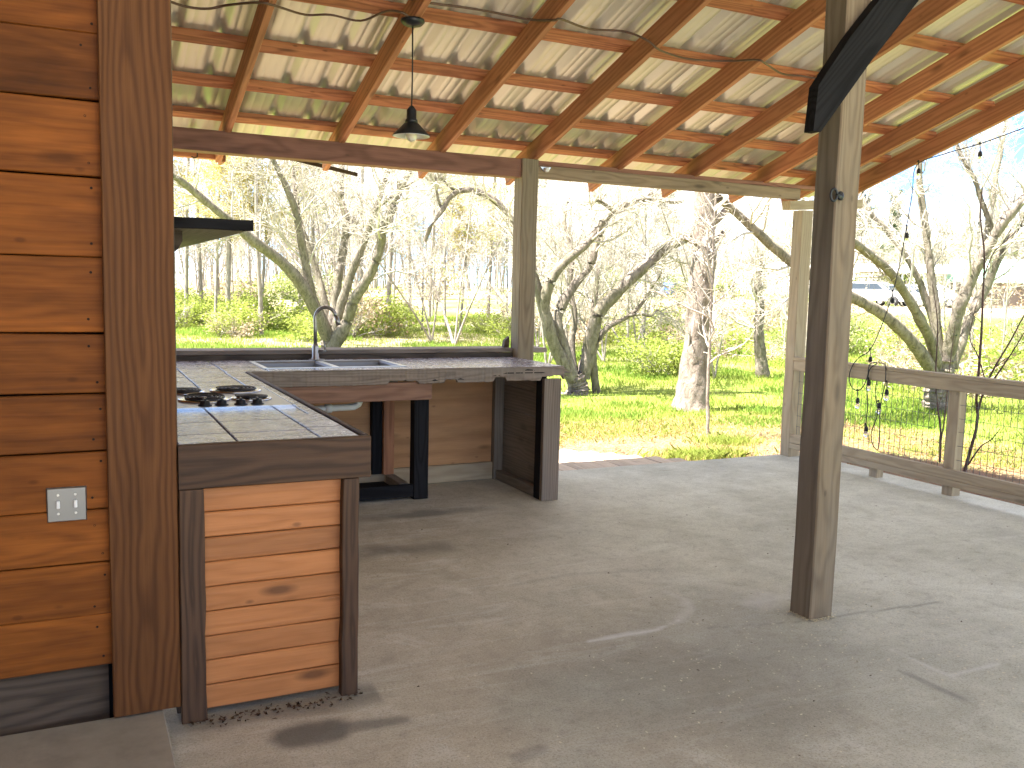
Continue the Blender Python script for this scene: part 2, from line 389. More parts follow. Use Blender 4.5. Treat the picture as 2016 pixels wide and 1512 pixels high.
# ------------------------------------------------------------------ ground and slab
def th(x, y):
    x, y = np.asarray(x, float), np.asarray(y, float)
    r = np.hypot(x-3, y-3); dist = np.maximum(np.maximum(x-6.0, y-6.25), 0)
    z = -.13-.12*sstep(.3, 3.5, dist)
    z = z+1.0*sstep(24, 66, r)*sstep(8, 40, x)+.12*(fbm(x*.12, y*.12, 5)-.5)*sstep(6, 16, r)
    return z
def terrain():
    nr, na = 170, 420
    r = np.concatenate([[0.0], np.geomspace(3.0, 900, nr-1)]); a = np.linspace(0, 2*np.pi, na)
    R, A = np.meshgrid(r, a, indexing='ij'); X, Y = 2+R*np.sin(A), 2+R*np.cos(A); Z = th(X, Y)
    me = np_mesh('ground', np.stack([X, Y, Z], -1), grid_faces(nr, na)[:, ::-1], M['ground'], True)
    d = np.maximum(X-6.0, Y-6.25); n = fbm(X*.8, Y*.8, 3); n2 = fbm(X*.25, Y*.25, 9)
    straw = sstep(.35, .62, n*.7+.45*(1-sstep(.3, 3.2, d+1.2*(n2-.5))))*(1-sstep(2.2, 4.4, d+2.0*(n2-.5)))
    paint(me, 'straw', straw)
    rr = np.hypot(X, Y); az = np.degrees(np.arctan2(X, Y))
    paint(me, 'pale', sstep(52, 60, rr)*(1-sstep(84, 96, rr))*sstep(34, 40, az)*(az < 75)*sstep(.3, .5, n+.2))
    paint(me, 'brush', sstep(15, 30, rr)*(az < 40)*sstep(.42, .62, fbm(X*.16, Y*.16, 21)+.12))
    o = link(bpy.data.objects.new('ground', me), Matrix.Identity(4)); tag(o, kind='structure')
terrain()

def slab():
    x0, x1, y0, y1 = -6, 6.02, -6, 6.245
    xs = np.concatenate([np.arange(x0, -.6, .3), np.arange(-.6, x1, .018), [x1]]); ys = np.concatenate([np.arange(y0, 1.4, .3), np.arange(1.4, y1, .018), [y1]])
    X, Y = np.meshgrid(xs, ys, indexing='ij')
    Z = .004*(fbm(X*.7, Y*.7, 2)-.5)-.002
    V = np.stack([X, Y, Z], -1).reshape(-1, 3); F = grid_faces(len(xs), len(ys))
    nx, ny = len(xs), len(ys)
    idx = np.arange(nx*ny).reshape(nx, ny); ring = np.concatenate([idx[:-1, 0], idx[-1, :-1], idx[:0:-1, -1], idx[0, :0:-1]])
    low = V[ring].copy(); low[:, 2] = -.3; b = len(V); k = np.arange(len(ring)); k2 = (k+1) % len(ring)
    side = np.stack([ring[k], b+k, b+k2, ring[k2]], 1)
    me = np_mesh('floor', np.concatenate([V, low]), np.concatenate([F, side]), M['concrete'])
    pad = lambda q: np.concatenate([q.ravel(), np.zeros(len(ring))])
    n = fbm(X*1.1, Y*1.1, 4); nn = fbm(X*6, Y*6, 14)
    tan = (1-sstep(1.3, 3.4, X-.25*(Y-3)+1.2*(n-.5)))*.9*sstep(.25, .6, n+.15)
    # wet patch by the counter foot and its tail
    p = (0.608, 2.791, 0.000); q = (0.728, 2.777, 0.000); t1 = (0.967, 2.766, 0.000)
    wet = 1-sstep(.03, .10, segdist(X, Y, [p, q])+.09*(nn-.5)); wet = np.maximum(wet, .75*(1-sstep(.012, .05, segdist(X, Y, [q, t1])+.05*(nn-.5))))
    dark = wet*.8
    c = (2.439, 2.676, 0.000); dark = np.maximum(dark, .42*(1-sstep(.15, .95, np.hypot((X-c[0])/1.5, (Y-c[1]))+.7*(n-.5))))
    c = (1.547, 4.625, 0.000); dark = np.maximum(dark, .55*(1-sstep(.0, .25, np.hypot((X-c[0])/2.4, (Y-c[1])*1.4)+.25*(nn-.5))))
    c = (2.021, 5.341, -0.000); dark = np.maximum(dark, .6*(1-sstep(.02, .22, np.hypot((X-c[0])/2.6, (Y-c[1])*1.6)+.2*(nn-.5))))
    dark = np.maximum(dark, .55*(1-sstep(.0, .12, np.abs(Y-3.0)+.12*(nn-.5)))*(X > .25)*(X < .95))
    for pts, w, s in (([(2.460, 3.041, 0.000), (2.662, 2.997, 0.000), (2.952, 2.931, 0.000), (3.256, 2.925, 0.000), (3.713, 2.886, 0.000)], .012, .5),
                      ([(2.874, 2.391, 0.000), (2.888, 2.261, 0.000), (2.890, 2.122, 0.000)], .02, .5), ([(1.219, 2.391, 0.000), (1.298, 2.408, 0.000)], .03, .4),
                      ([(1.938, 3.874, 0.000), (2.260, 3.917, 0.000), (2.751, 3.814, 0.000)], .02, .18)):
        dark = np.maximum(dark, s*(1-sstep(w*.4, w*1.4, segdist(X, Y, pts)+w*1.2*(nn-.5))))
    white = .42*(1-sstep(.004, .022, segdist(X, Y, [(1.902, 3.111, 0.000), (2.076, 3.111, 0.000), (2.230, 3.110, 0.000), (2.387, 3.161, -0.000)])+.03*(nn-.45)))
    white = np.maximum(white, .16*(1-sstep(.004, .04, segdist(X, Y, [(2.387, 3.161, -0.000), (2.531, 3.268, 0.000), (2.586, 3.393, 0.000), (2.562, 3.504, 0.000)])+.03*(nn-.45))))
    white = np.maximum(white, .22*(1-sstep(.003, .015, segdist(X, Y, [(3.020, 2.557, 0.000), (3.021, 2.279, 0.000), (3.311, 2.287, 0.000)])+.03*(nn-.45))))
    white = np.maximum(white, .3*(1-sstep(.0, .2, np.abs(segdist(X, Y, [(2.861, 3.230, 0.000), (3.074, 3.259, 0.000)]))+.25*(nn-.3))))
    for nm, v in (('tan', tan), ('dark', dark), ('white', white)): paint(me, nm, pad(v))
    tag(link(bpy.data.objects.new('floor', me), Matrix.Identity(4)), kind='structure')
    st = MB().box(-2.6, .245, .4, 3.045, -.002, .05, .006).build('concrete_step', M['step']); tag(st, kind='structure')
slab()

# ------------------------------------------------------------------ porch roof
S = .31; NRM = Vector((0, S, 1)).normalized(); RDIR = Vector((0, -1, S)).normalized()
FRONT = 1.1; YR = .4                                                   # ridge; unseen front slope's length set for the light inside the porch
def rz(y, off=0.0): return 2.395+S*(6.12-y)+off*NRM.z     # on the rafter underside, lifted along the normal
def rpt(x, y, off=0.0):
    v = Vector((x, y, 2.395+S*(6.12-y)))+NRM*off
    return v
def roof():
    t = thing('porch_roof', 'open porch roof of ribbed metal sheets on orange stained rafters and purlins', 'roof', (3, 6.12, 2.4))
    for x in (.23, .96, 1.70, 2.43, 3.16, 3.92, 4.65, 5.38, 5.99):
        board('rafter', rpt(x-.019, 6.60, .07), rpt(x-.019, YR, .07), .14, .038, M['rafter'], t, wdir=NRM, seg=8)
    fo = board('fascia_rafter', rpt(6.49, 6.66, .085), rpt(6.49, YR, .085), .15, .04, M['rafter'], t, wdir=NRM, seg=8); fo['label'] = 'outermost rafter at the gable edge'
    for y in (6.2, 5.785, 5.34, 4.825, 4.28, 3.74, 3.2, 2.66, 2.1, 1.5, .9):
        c = y+.043
        for a, b in ((-.4, 2.43), (2.432, 6.46)):
            board('purlin', rpt(a, c, .1595), rpt(b, c, .1595), .089, .037, M['purlin'], t, wdir=RDIR, seg=10, warp=.002)
    # metal sheets: ribs every 9 inches, light ridges between
    def sheet(x0, ylo, yhi, flip=False):
        prof = []
        for k in range(4):
            b = x0+k*.2286
            prof += [(b-.036, 0), (b-.015, .034), (b+.015, .034), (b+.036, 0)]
            if k < 3: prof += [(b+.075, 0), (b+.080, .0022), (b+.088, .0022), (b+.093, 0), (b+.135, 0), (b+.140, .0022), (b+.148, .0022), (b+.153, 0)]
        V = []; ys = np.linspace(ylo, yhi, 7)
        for y in ys:
            for x, h in prof:
                p = rpt(x, y, .1795+h+random.uniform(0, .0006))
                V.append((p.x, 2*YR-p.y if flip else p.y, p.z))
        n = len(prof); F = grid_faces(len(ys), n)
        me = np_mesh('metal_sheet', V, F, M['roof'])
        link(bpy.data.objects.new('metal_sheet', me), Matrix.Identity(4), t)
    x = 6.53-.034-14*.6858
    while x < 6.3:
        sheet(x, YR, 6.74); sheet(x, YR, YR+FRONT, True); x += .6858
roof()

def beams():
    b = board('header_beam', (-2.4, 6.215, 2.325), (3.035, 6.215, 2.325), .135, .13, M['beam_red'], None, seg=10)
    tag(b, 'red brown header beam above the sink, left of the middle post', 'beam')
    t = thing('header_beam', 'pale header beam with dark top plate, right of the middle post', 'beam', (3.17, 6.2, 2.26))
    bbox_board('beam_board', 3.168, 5.745, 6.15, 6.19, 2.262, 2.357, M['beam_pale'], t, seg=8)
    bbox_board('top_plate', 3.166, 5.95, 6.165, 6.28, 2.3575, 2.392, M['beam_red'], t, seg=8)
    h = thing('light_hook', 'small metal light hook screwed to the pale header beam', 'hook', (3.20, 6.14, 2.32))
    MB().prism([(3.185, 2.345), (3.275, 2.345), (3.25, 2.315), (3.215, 2.312)], 6.135, 6.149).build('plate', M['steel'], h)
    MB().lathe([(.0, .0), (.016, .002), (.018, -.02), (.010, -.026), (0, -.026)], (3.232, 6.135, 2.325), 12, 'Y').build('socket', M['white'], h, True)
beams()

def post(x0, x1, y0, y1, z0, z1, mat, label, name='timber_post', dark=False):
    p = bbox_board(name, x0, x1, y0, y1, z0, z1, mat, None, ch=.006, seg=9, warp=.002)
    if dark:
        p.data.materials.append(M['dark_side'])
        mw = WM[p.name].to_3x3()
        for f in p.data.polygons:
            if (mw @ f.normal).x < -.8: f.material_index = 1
    return tag(p, label, 'post')
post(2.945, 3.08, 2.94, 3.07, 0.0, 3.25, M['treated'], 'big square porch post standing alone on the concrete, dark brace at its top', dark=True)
post(3.032, 3.168, 6.13, 6.265, 0.0, 2.394, M['treated'], 'square post rising behind the bar end, between the two header beams')
post(5.75, 5.88, 6.12, 6.235, 0.0, 2.172, M['rail'], 'pale outer corner post where the slab meets the lawn')
tag(board('cross_beam', (5.62, 6.18, 2.208), (6.47, 6.18, 2.275), .075, .10, M['rail'], None), 'short cross beam resting on the outer corner post', 'beam')
tag(board('porch_beam', (-2.5, 3.005, 3.315), (6.3, 3.005, 3.315), .13, .10, M['beam_red'], None, seg=8), 'timber beam carried by the big porch post', 'beam')
def brace():
    pts = [(2.745, 2.111), (2.785, 2.111), (2.83, 2.166), (3.045, 2.429), (3.78, 3.25), (3.60, 3.25), (3.068, 2.678), (2.916, 2.505), (2.778, 2.319), (2.759, 2.293)]
    c = (3.2, 2.91, 2.65)
    d = Vector((.66, 0, .75)).normalized(); u = Vector((-d.z, 0, d.x)); m = Matrix((d, u, d.cross(u))).transposed().to_4x4(); m.translation = c
    inv = m.inverted(); b = MB()
    b.loft([[tuple(inv @ Vector((x, y, z))) for x, z in pts] for y in (2.885, 2.938)])
    tag(b.build('diagonal_brace', M['black_wood'], None, False, m), 'dark diagonal brace bolted to the big porch post', 'brace')
    h = thing('iron_hook', 'black iron eye hook on the left edge of the big porch post', 'hook', (2.90, 2.93, 1.85))
    ring = [(2.905+.03*math.cos(a)*.6, 2.915+.03*math.cos(a)*.0, 1.865+.030*math.sin(a)) for a in np.linspace(0, 2*math.pi, 17)]
    MB().tube([(2.912+.018*math.cos(a), 2.92, 1.868+.026*math.sin(a)) for a in np.linspace(0, 2*math.pi, 17)], .0055, 8).build('eye_ring', M['black'], h, True)
    MB().lathe([(0, 0), (.016, .0), (.02, -.008), (.012, -.014), (0, -.014)], (2.962, 2.938, 1.868), 12, 'Y').build('bolt_plate', M['black'], h, True)
    MB().tube([(2.928, 2.925, 1.868), (2.96, 2.928, 1.866)], .006, 8).build('shank', M['black'], h, True)
brace()

# ------------------------------------------------------------------ house wall on the left
def house_wall():
    t = thing('plank_wall', 'varnished horizontal plank wall of the house at left', 'wall', (-1, 3.06, 0))
    zs = [.222, .392, .562, .730, .913, 1.094, 1.278, 1.507, 1.745, 1.968, 2.163, 2.35, 2.54, 2.73, 2.92, 3.11, 3.28]
    for a, b in zip(zs[:-1], zs[1:]):
        g = random.uniform(.002, .007)
        board('plank', (-2.4, 3.06+random.uniform(-.002, .002), (a+b)/2), (.108, 3.06+random.uniform(-.002, .002), (a+b)/2+random.uniform(-.002, .002)), b-a-g, .022, M['wall_plank'], t, seg=9, warp=.0025)
        pk = t.children[-1] if False else bpy.data.objects[LAST[0]]
        for zz in (a+.035, b-.04):
            MB().lathe([(0, 0), (.0042, 0), (.0036, -.0016), (0, -.001)], (.068+random.uniform(-.022, .012), 3.0484, zz+random.uniform(-.01, .01)), 8, 'Y').build('nail', M['nail'], pk)
    cb = board('corner_board', (.195, 3.035, .058), (.195, 3.035, 3.3), .203, .03, M['corner_board'], t, wdir=(1, 0, 0), seg=14, warp=.0015); cb['label'] = 'wide upright board at the wall corner'
    bbox_board('sill_board', -2.4, .085, 3.10, 3.13, 0.0, .235, M['old_wood'], t)
    bbox_board('backing', -2.4, .20, 3.132, 3.15, .0, 3.3, M['black_wood'], t)
    bbox_board('corner_stud', .287, .302, 3.052, 3.20, .02, 3.25, M['old_wood'], t)
    for k in range(16):
        z = .05+k*.2
        bbox_board('side_plank', .276, .298, 3.205, 6.10, z, z+.194, M['wall_plank'], t)
house_wall()
def blocking_wall():  # wall out of view, added to block light from the left
    t = thing('unseen_blocking_wall', 'unseen plank wall added left of the camera to cut light in the porch', 'wall', (-2.5, 0, 0))
    for k in range(18):
        bbox_board('plank', -2.50, -2.47, -5.0, 3.04, .02+k*.2, .02+k*.2+.195, M['wall_plank'], t)
blocking_wall()
def wall_switch():
    t = thing('light_switch', 'steel double light switch plate screwed to the plank wall', 'switch', (-.022, 3.045, .754))
    x0, x1, z0, z1, y = -.078, .034, .700, .808, 3.0485
    MB().loft([[(x0, y, z0), (x1, y, z0), (x1, y, z1), (x0, y, z1)], [(x0+.004, y-.006, z0+.004), (x1-.004, y-.006, z0+.004), (x1-.004, y-.006, z1-.004), (x0+.004, y-.006, z1-.004)]]).build('plate', M['plate'], t)
    for x in (-.046, .002):
        MB().box(x-.005, x+.005, y-.016, y-.0062, .744, .768, .002).build('toggle', M['white'], t)
        for z in (.727, .785): MB().lathe([(0, -.0065), (.0042, -.0065), (.0035, -.0085), (0, -.0085)], (x, y, z), 10, 'Y').build('screw', M['steel'], t)
wall_switch()

# ------------------------------------------------------------------ bar counter
def counter():
    t = thing('bar_counter', 'L-shaped outdoor bar counter with tiled top, dark edge trim and knotty pine front', 'counter', (.6, 3.1, 0))
    D = M['dark_stain']
    wob = lambda k: (0, random.uniform(-.004, .004))
    board('front_trim', (.299, 3.022, .852), (.929, 3.022, .852), .145, .026, D, t, seg=6)
    lp = board('corner_stile', (.338, 3.03, 0.0), (.338, 3.03, .778), .078, .04, D, t, wdir=(1, 0, 0), seg=8, rag=wob)
    board('corner_stile', (.860, 3.03, 0.0), (.860, 3.03, .778), .058, .04, D, t, wdir=(1, 0, 0), seg=8, rag=lambda k: (random.uniform(-.003, .003), 0))
    zs = np.linspace(.02, .776, 10)
    for i in range(9):
        g = .0035 if i % 2 == 0 else .0018
        board('front_plank', (.355, 3.056+random.uniform(-.001, .001), (zs[i]+zs[i+1])/2), (.855, 3.056+random.uniform(-.001, .001), (zs[i]+zs[i+1])/2), zs[i+1]-zs[i]-g, .018, M['pine'], t, ch=.004, seg=4, warp=.0008)
    bbox_board('side_panel', .872, .888, 3.07, 6.15, .02, .80, M['plywood'], t)
    bbox_board('side_trim', .907, .929, 3.036, 5.372, .84, .927, D, t)
    # substrate under the tiles
    b = MB()
    for q in ((.30, .906, 3.036, 3.86), (.30, .345, 3.86, 4.58), (.848, .906, 3.86, 4.58), (.30, .906, 4.58, 5.40), (.30, 1.055, 5.402, 6.21), (1.94, 3.03, 5.402, 6.128), (1.94, 3.03, 6.13, 6.21), (1.055, 1.94, 6.06, 6.21), (1.055, 1.94, 5.402, 5.56)):
        b.box(*q, .88, .9085)
    b.build('grout_bed', M['grout'], t)
    tiles = []
    rows = [3.05, 3.235, 3.51, 3.845]
    for y0, y1 in zip(rows[:-1], rows[1:]): tiles += [(.302, .489, y0, y1), (.491, .764, y0, y1)]
    r3 = [3.05, 3.28, 3.62, 3.96, 4.25, 4.52]
    for y0, y1 in zip(r3[:-1], r3[1:]): tiles.append((.766 if y1 < 3.7 else .856, .905, y0, y1))
    tiles.append((.766, .855, 3.62, 3.845))
    for y0, y1 in ((4.59, 4.88), (4.88, 5.155), (5.155, 5.40)): tiles += [(.302, .56, y0, y1), (.562, .79, y0, y1), (.792, .905, y0, y1)]
    tiles.append((.856, .905, 4.52, 4.59))
    for y0, y1 in ((5.40, 5.67), (5.67, 5.94), (5.94, 6.205)):
        tiles += [(.302, .56, y0, y1), (.562, .80, y0, y1), (.802, 1.05, y0, y1)]
        for k in range(4): tiles.append((1.945+k*.271, 1.945+(k+1)*.271-.002, y0, y1))
    for k in range(3): tiles += [(1.052+k*.297, 1.052+(k+1)*.297-.002, 6.07, 6.205), (1.052+k*.297, 1.052+(k+1)*.297-.002, 5.405, 5.555)]
    for x0, x1, y0, y1 in tiles:
        g = .0022; cx, cy = (x0+x1)/2, (y0+y1)/2; hx, hy = (x1-x0)/2-g, (y1-y0)/2-g
        z = random.uniform(0, .0012)
        q = MB(); j = lambda: random.uniform(-.0012, .0012)
        lo = [(-hx+j(), -hy+j(), 0), (hx+j(), -hy+j(), 0), (hx+j(), hy+j(), 0), (-hx+j(), hy+j(), 0)]
        q.loft([lo, [(x, y, .009) for x, y, _ in lo], [(x*(1-.003/hx), y*(1-.003/hy), .0115) for x, y, _ in lo]])
        loc_build(q, 'tile', M['tile'], t, (cx, cy, .9087+z))
    # sink run: ragged live-edge board, red apron, posts, panels
    def rag(k):
        j = math.floor(k*24); h = math.modf(abs(math.sin(j*91.7))*437.3)[0]
        lo = random.uniform(0, .003)+(.010+.012*h if h > .6 and k > .4 else 0)+(.010*h if k > .75 else 0)
        return (lo, -random.uniform(0, .003) if k > .7 else 0)
    le = board('live_edge_trim', (.93, 5.385, .875), (3.012, 5.385, .875), .096, .03, M['weathered'], t, seg=150, rag=rag, warp=.0015); le['label'] = 'weathered edge board with a rotten ragged lower side'
    for z, l, h in ((.905, .06, .014), (.886, .10, .02), (.862, .07, .012)):
        board('rotten_splinter', (3.0, 5.384, z), (3.012+l*.6, 5.384, z-.006), h, .02, M['weathered'], t, seg=6, rag=lambda k: (h*.45*k*k, -h*.45*k*k))
    for x0, x1, z, h in ((2.55, 2.87, .881, .007), (2.70, 2.79, .899, .009), (2.47, 2.55, .868, .005), (2.05, 2.10, .846, .010), (1.86, 1.90, .848, .010), (2.22, 2.28, .850, .008)):
        MB().loft([[(x0, 5.3695, z), (x1, 5.3695, z-.002), (x1-.02, 5.3695, z+h*.6), (x0+.03, 5.3695, z+h)], [(x0+.004, 5.3725, z+.001), (x1-.004, 5.3725, z-.001), (x1-.024, 5.3725, z+h*.6), (x0+.034, 5.3725, z+h-.001)]]).build('rot_hole', M['black_wood'], le)
    bbox_board('apron_board', .935, 2.066, 5.398, 5.425, .722, .838, M['redwood'], t)
    bbox_board('end_stile', 2.866, 2.995, 5.375, 5.412, 0.0, .838, M['weathered'], t)
    bbox_board('end_stud', 2.868, 2.90, 5.414, 5.50, 0.0, .875, M['black_wood'], t)
    for k in range(5): bbox_board('end_plank', 2.93, 2.95, 5.502, 6.183, .02+k*.175, .02+k*.175+.172, M['dim_wood'], t)
    bbox_board('end_sill', 2.87, 2.925, 5.51, 6.12, .0, .07, M['dim_wood'], t)
    bbox_board('back_stud', 2.85, 2.925, 6.125, 6.18, .0, .875, M['dim_wood'], t)
    bbox_board('back_panel', .30, 1.915, 6.185, 6.20, .06, .878, M['plywood'], t)
    bbox_board('back_panel', 1.918, 3.0, 6.185, 6.20, .06, .878, M['plywood'], t)
    bbox_board('base_board', .30, 3.0, 6.15, 6.184, .0, .128, M['rail'], t)
    bbox_board('middle_stud', 1.978, 2.055, 6.10, 6.148, .10, .80, M['rafter'], t)
    bbox_board('gap_shadow_board', 1.90, 1.975, 6.13, 6.183, .10, .80, M['black_wood'], t)  # black board paints the shade of the gap beside the middle stud
    bbox_board('black_leg', 2.066, 2.170, 5.715, 5.80, 0.0, .72, M['black_wood'], t)
    bbox_board('black_base_rail', .95, 2.064, 5.72, 5.755, .02, .105, M['black_wood'], t)
    bbox_board('cabinet_floor', .95, 1.99, 5.757, 6.14, .02, .045, M['black_wood'], t)
    bbox_board('side_sill', 1.995, 2.06, 5.80, 6.098, .0, .10, M['dim_wood'], t)
    # raised ledge behind the sink
    bbox_board('ledge_board', .40, 3.03, 6.215, 6.45, .955, .985, M['weathered'], t, seg=10)
    bbox_board('ledge_face', .40, 3.03, 6.212, 6.245, .912, .954, M['old_wood'], t, seg=8)
    lt = board('ledge_end', (3.17, 6.33, .967), (3.33, 6.33, .967), .22, .035, M['dim_wood'], t, wdir=(0, 1, 0), ch=.012)
    MB().prism([(2.985, .986), (3.03, .986), (3.03, 1.07), (2.995, 1.04)], 6.28, 6.32).build('ledge_cleat', M['old_wood'], t)
counter()

def sink():
    t = thing('double_sink', 'steel double bowl sink set into the tiled bar top', 'sink', (1.49, 5.83, .92))
    for x0, x1 in ((1.075, 1.475), (1.515, 1.92)):
        b = MB(); y0, y1, z0, z1 = 5.585, 6.04, .74, .9235
        i = .02
        rings = [[(x0-.0, y0, z1), (x1, y0, z1), (x1, y1, z1), (x0, y1, z1)], [(x0+.006, y0+.006, z1-.012), (x1-.006, y0+.006, z1-.012), (x1-.006, y1-.006, z1-.012), (x0+.006, y1-.006, z1-.012)],
                 [(x0+i, y0+i, z0), (x1-i, y0+i, z0), (x1-i, y1-i, z0), (x0+i, y1-i, z0)]]
        n = 4; vs = [p for r in rings for p in r]; fs = [(k*n+q, k*n+(q+1) % n, (k+1)*n+(q+1) % n, (k+1)*n+q) for k in range(2) for q in range(n)]+[(8, 9, 10, 11)]
        b.add(vs, fs).build('bowl', M['bowl'], t)
        MB().lathe([(0, .002), (.038, .002), (.045, .006), (.04, .001)], ((x0+x1)/2, 5.83, .74), 16).build('drain', M['chrome'], t, True)
    r = MB()
    for q in ((1.045, 1.95, 5.556, 5.584), (1.045, 1.95, 6.041, 6.072), (1.045, 1.074, 5.5842, 6.0408), (1.921, 1.95, 5.5842, 6.0408), (1.476, 1.514, 5.5842, 6.0408)): r.box(*q, .9215, .9255)
    r.build('rim', M['steel'], t)
    pr = .021
    p = MB().tube([(1.30, 5.62, .655), (1.42, 5.60, .66), (1.56, 5.60, .663), (1.615, 5.60, .665), (1.645, 5.60, .68), (1.66, 5.60, .715), (1.66, 5.62, .735)], pr, 12).build('drain_pipe', M['pvc'], t, True)
    MB().tube([(1.43, 5.60, .66), (1.47, 5.60, .661)], .028, 12).build('pipe_collar', M['pvc'], p, True)
    f = thing('kitchen_faucet', 'brushed gooseneck pull-down faucet behind the double sink', 'faucet', (1.50, 6.10, .925))
    MB().lathe([(0, 0), (.031, 0), (.030, .008), (.024, .02), (.022, .09), (.016, .11), (0, .11)], (1.490, 6.10, .9257), 18).build('faucet_body', M['nickel'], f, True)
    neck = [(1.490, 6.10, 1.03), (1.488, 6.10, 1.15)]+[(1.490+.062-.064*math.cos(a), 6.10-.03*(1-math.cos(a)), 1.205+.078*math.sin(a)) for a in np.linspace(0, math.pi*.93, 13)]
    MB().tube(neck, .0125, 12).build('gooseneck', M['nickel'], f, True)
    e = Vector(neck[-1]); dd = (e-Vector(neck[-2])).normalized()
    MB().tube([e, e+dd*.03, e+dd*.062], [.0135, .0165, .0165], 12).build('spray_head', M['nickel'], f, True)
    MB().tube([(1.508, 6.09, .985), (1.552, 6.085, .988), (1.556, 6.085, .99)], .010, 10).build('handle_stub', M['nickel'], f, True)
    MB().tube([(1.552, 6.085, .985), (1.548, 6.085, 1.05)], [.006, .0045], 8).build('lever', M['nickel'], f, True)
    MB().lathe([(0, 0), (.05, 0), (.055, .004), (0, .006)], (1.50, 6.10, .9256), 16).build('deck_plate', M['nickel'], f, True)
    c = MB().tube([(1.74, 6.06, .929), (1.80, 6.10, .934), (1.88, 6.09, .931), (1.95, 6.10, .928)], .003, 6).build('loose_cable', M['brown_cable'], None, True)
    tag(c, 'short loose brown cable lying behind the right sink bowl', 'cable')
sink()

def cooktop():
    t = thing('electric_cooktop', 'electric coil cooktop with black knobs set into the tiled counter', 'cooktop', (.59, 4.2, .92))
    MB().box(.335, .852, 3.85, 4.585, .9105, .9275, .004).build('panel', M['stove'], t)
    MB().box(.335, .853, 3.842, 3.849, .911, .931).build('front_strip', M['chrome'], t)
    MB().box(.8525, .856, 3.842, 4.588, .911, .930).build('side_strip', M['chrome'], t)
    for i, (x, y, R, tilt) in enumerate(((.70, 4.42, .098, .0), (.465, 4.40, .078, .0), (.515, 4.10, .090, .10), (.715, 4.10, .074, -.08))):
        pan = MB().lathe([(0, -.004), (R*.55, -.003), (R*1.02, .004), (R*1.16, .0085), (R*1.2, .004), (R*1.2, .0005)], (x, y, .9278), 28).build('drip_pan', M['chrome'], t, True)
        tl = lambda px, py, pz: (x+px, y+py, .939+pz+py*tilt*.6+px*tilt*.3+abs(tilt)*.02)
        sp = [tl(r*math.cos(a), r*math.sin(a), 0) for a, r in ((a, R*(.22+.78*a/(2*math.pi*4.4))) for a in np.linspace(0, 2*math.pi*4.4, 110))]
        cb = MB().tube(sp, .0052, 6).build('coil', M['coil'], pan, True)
        MB().lathe([(0, .0), (R*.16, 0), (R*.16, .004), (0, .005)], tl(0, 0, -.002), 14).build('coil_medallion', M['chrome'], pan, True)
        for a in (0.3, 2.4, 4.5): MB().tube([tl(0, 0, -.009), tl(R*math.cos(a), R*math.sin(a), -.009)], .0025, 5).build('coil_support', M['chrome'], pan)
    for x in (.497, .564, .642, .710):
        k = MB().lathe([(0, 0), (.028, 0), (.0285, .003), (.021, .006), (.019, .019), (.016, .022), (0, .022)], (x, 3.925, .9277), 20).build('knob', M['black'], t, True)
        MB().box(x-.004, x+.004, 3.905, 3.945, .9477, .958, .002).build('knob_grip', M['black'], k)
cooktop()

def shelf():
    t = thing('wall_shelf', 'dark wooden wall shelf hanging beside the corner board over the counter', 'shelf', (.45, 4.5, 1.64))
    bbox_board('shelf_board', .30, .60, 3.415, 5.95, 1.63, 1.662, M['dim_wood'], t)
    bbox_board('front_edge', .30, .603, 3.388, 3.413, 1.626, 1.664, M['black_wood'], t)
    for y in (3.62, 5.3):
        MB().prism([(.30, 1.628), (.385, 1.628), (.385, 1.59), (.37, 1.56), (.335, 1.53), (.30, 1.52)], y, y+.04).build('bracket', M['old_wood'], t)
shelf()
def eaves():
    t = thing('eave_box', 'short orange stained soffit box beyond the beam at far left', 'soffit', (.6, 6.8, 2.3))
    bbox_board('soffit_board', .2, .985, 6.62, 6.80, 2.285, 2.305, M['rafter'], t)
    bbox_board('soffit_trim', .2, .965, 6.595, 6.618, 2.268, 2.30, M['rafter'], t)
    bbox_board('end_cap', .967, .99, 6.595, 6.80, 2.255, 2.30, M['rafter'], t)
    MB().tube([(.80, 6.58, 2.30), (.805, 6.578, 2.285), (.80, 6.575, 2.268), (.78, 6.573, 2.262), (.765, 6.573, 2.27)], .004, 6).build('hook', M['black'], t, True)
    tag(board('loose_strip', (1.42, 6.72, 2.338), (1.955, 6.72, 2.252), .028, .016, M['old_wood'], None, wdir=(0, 0, 1)), 'thin dark strip of wood hanging askew under the header beam', 'board')
eaves()

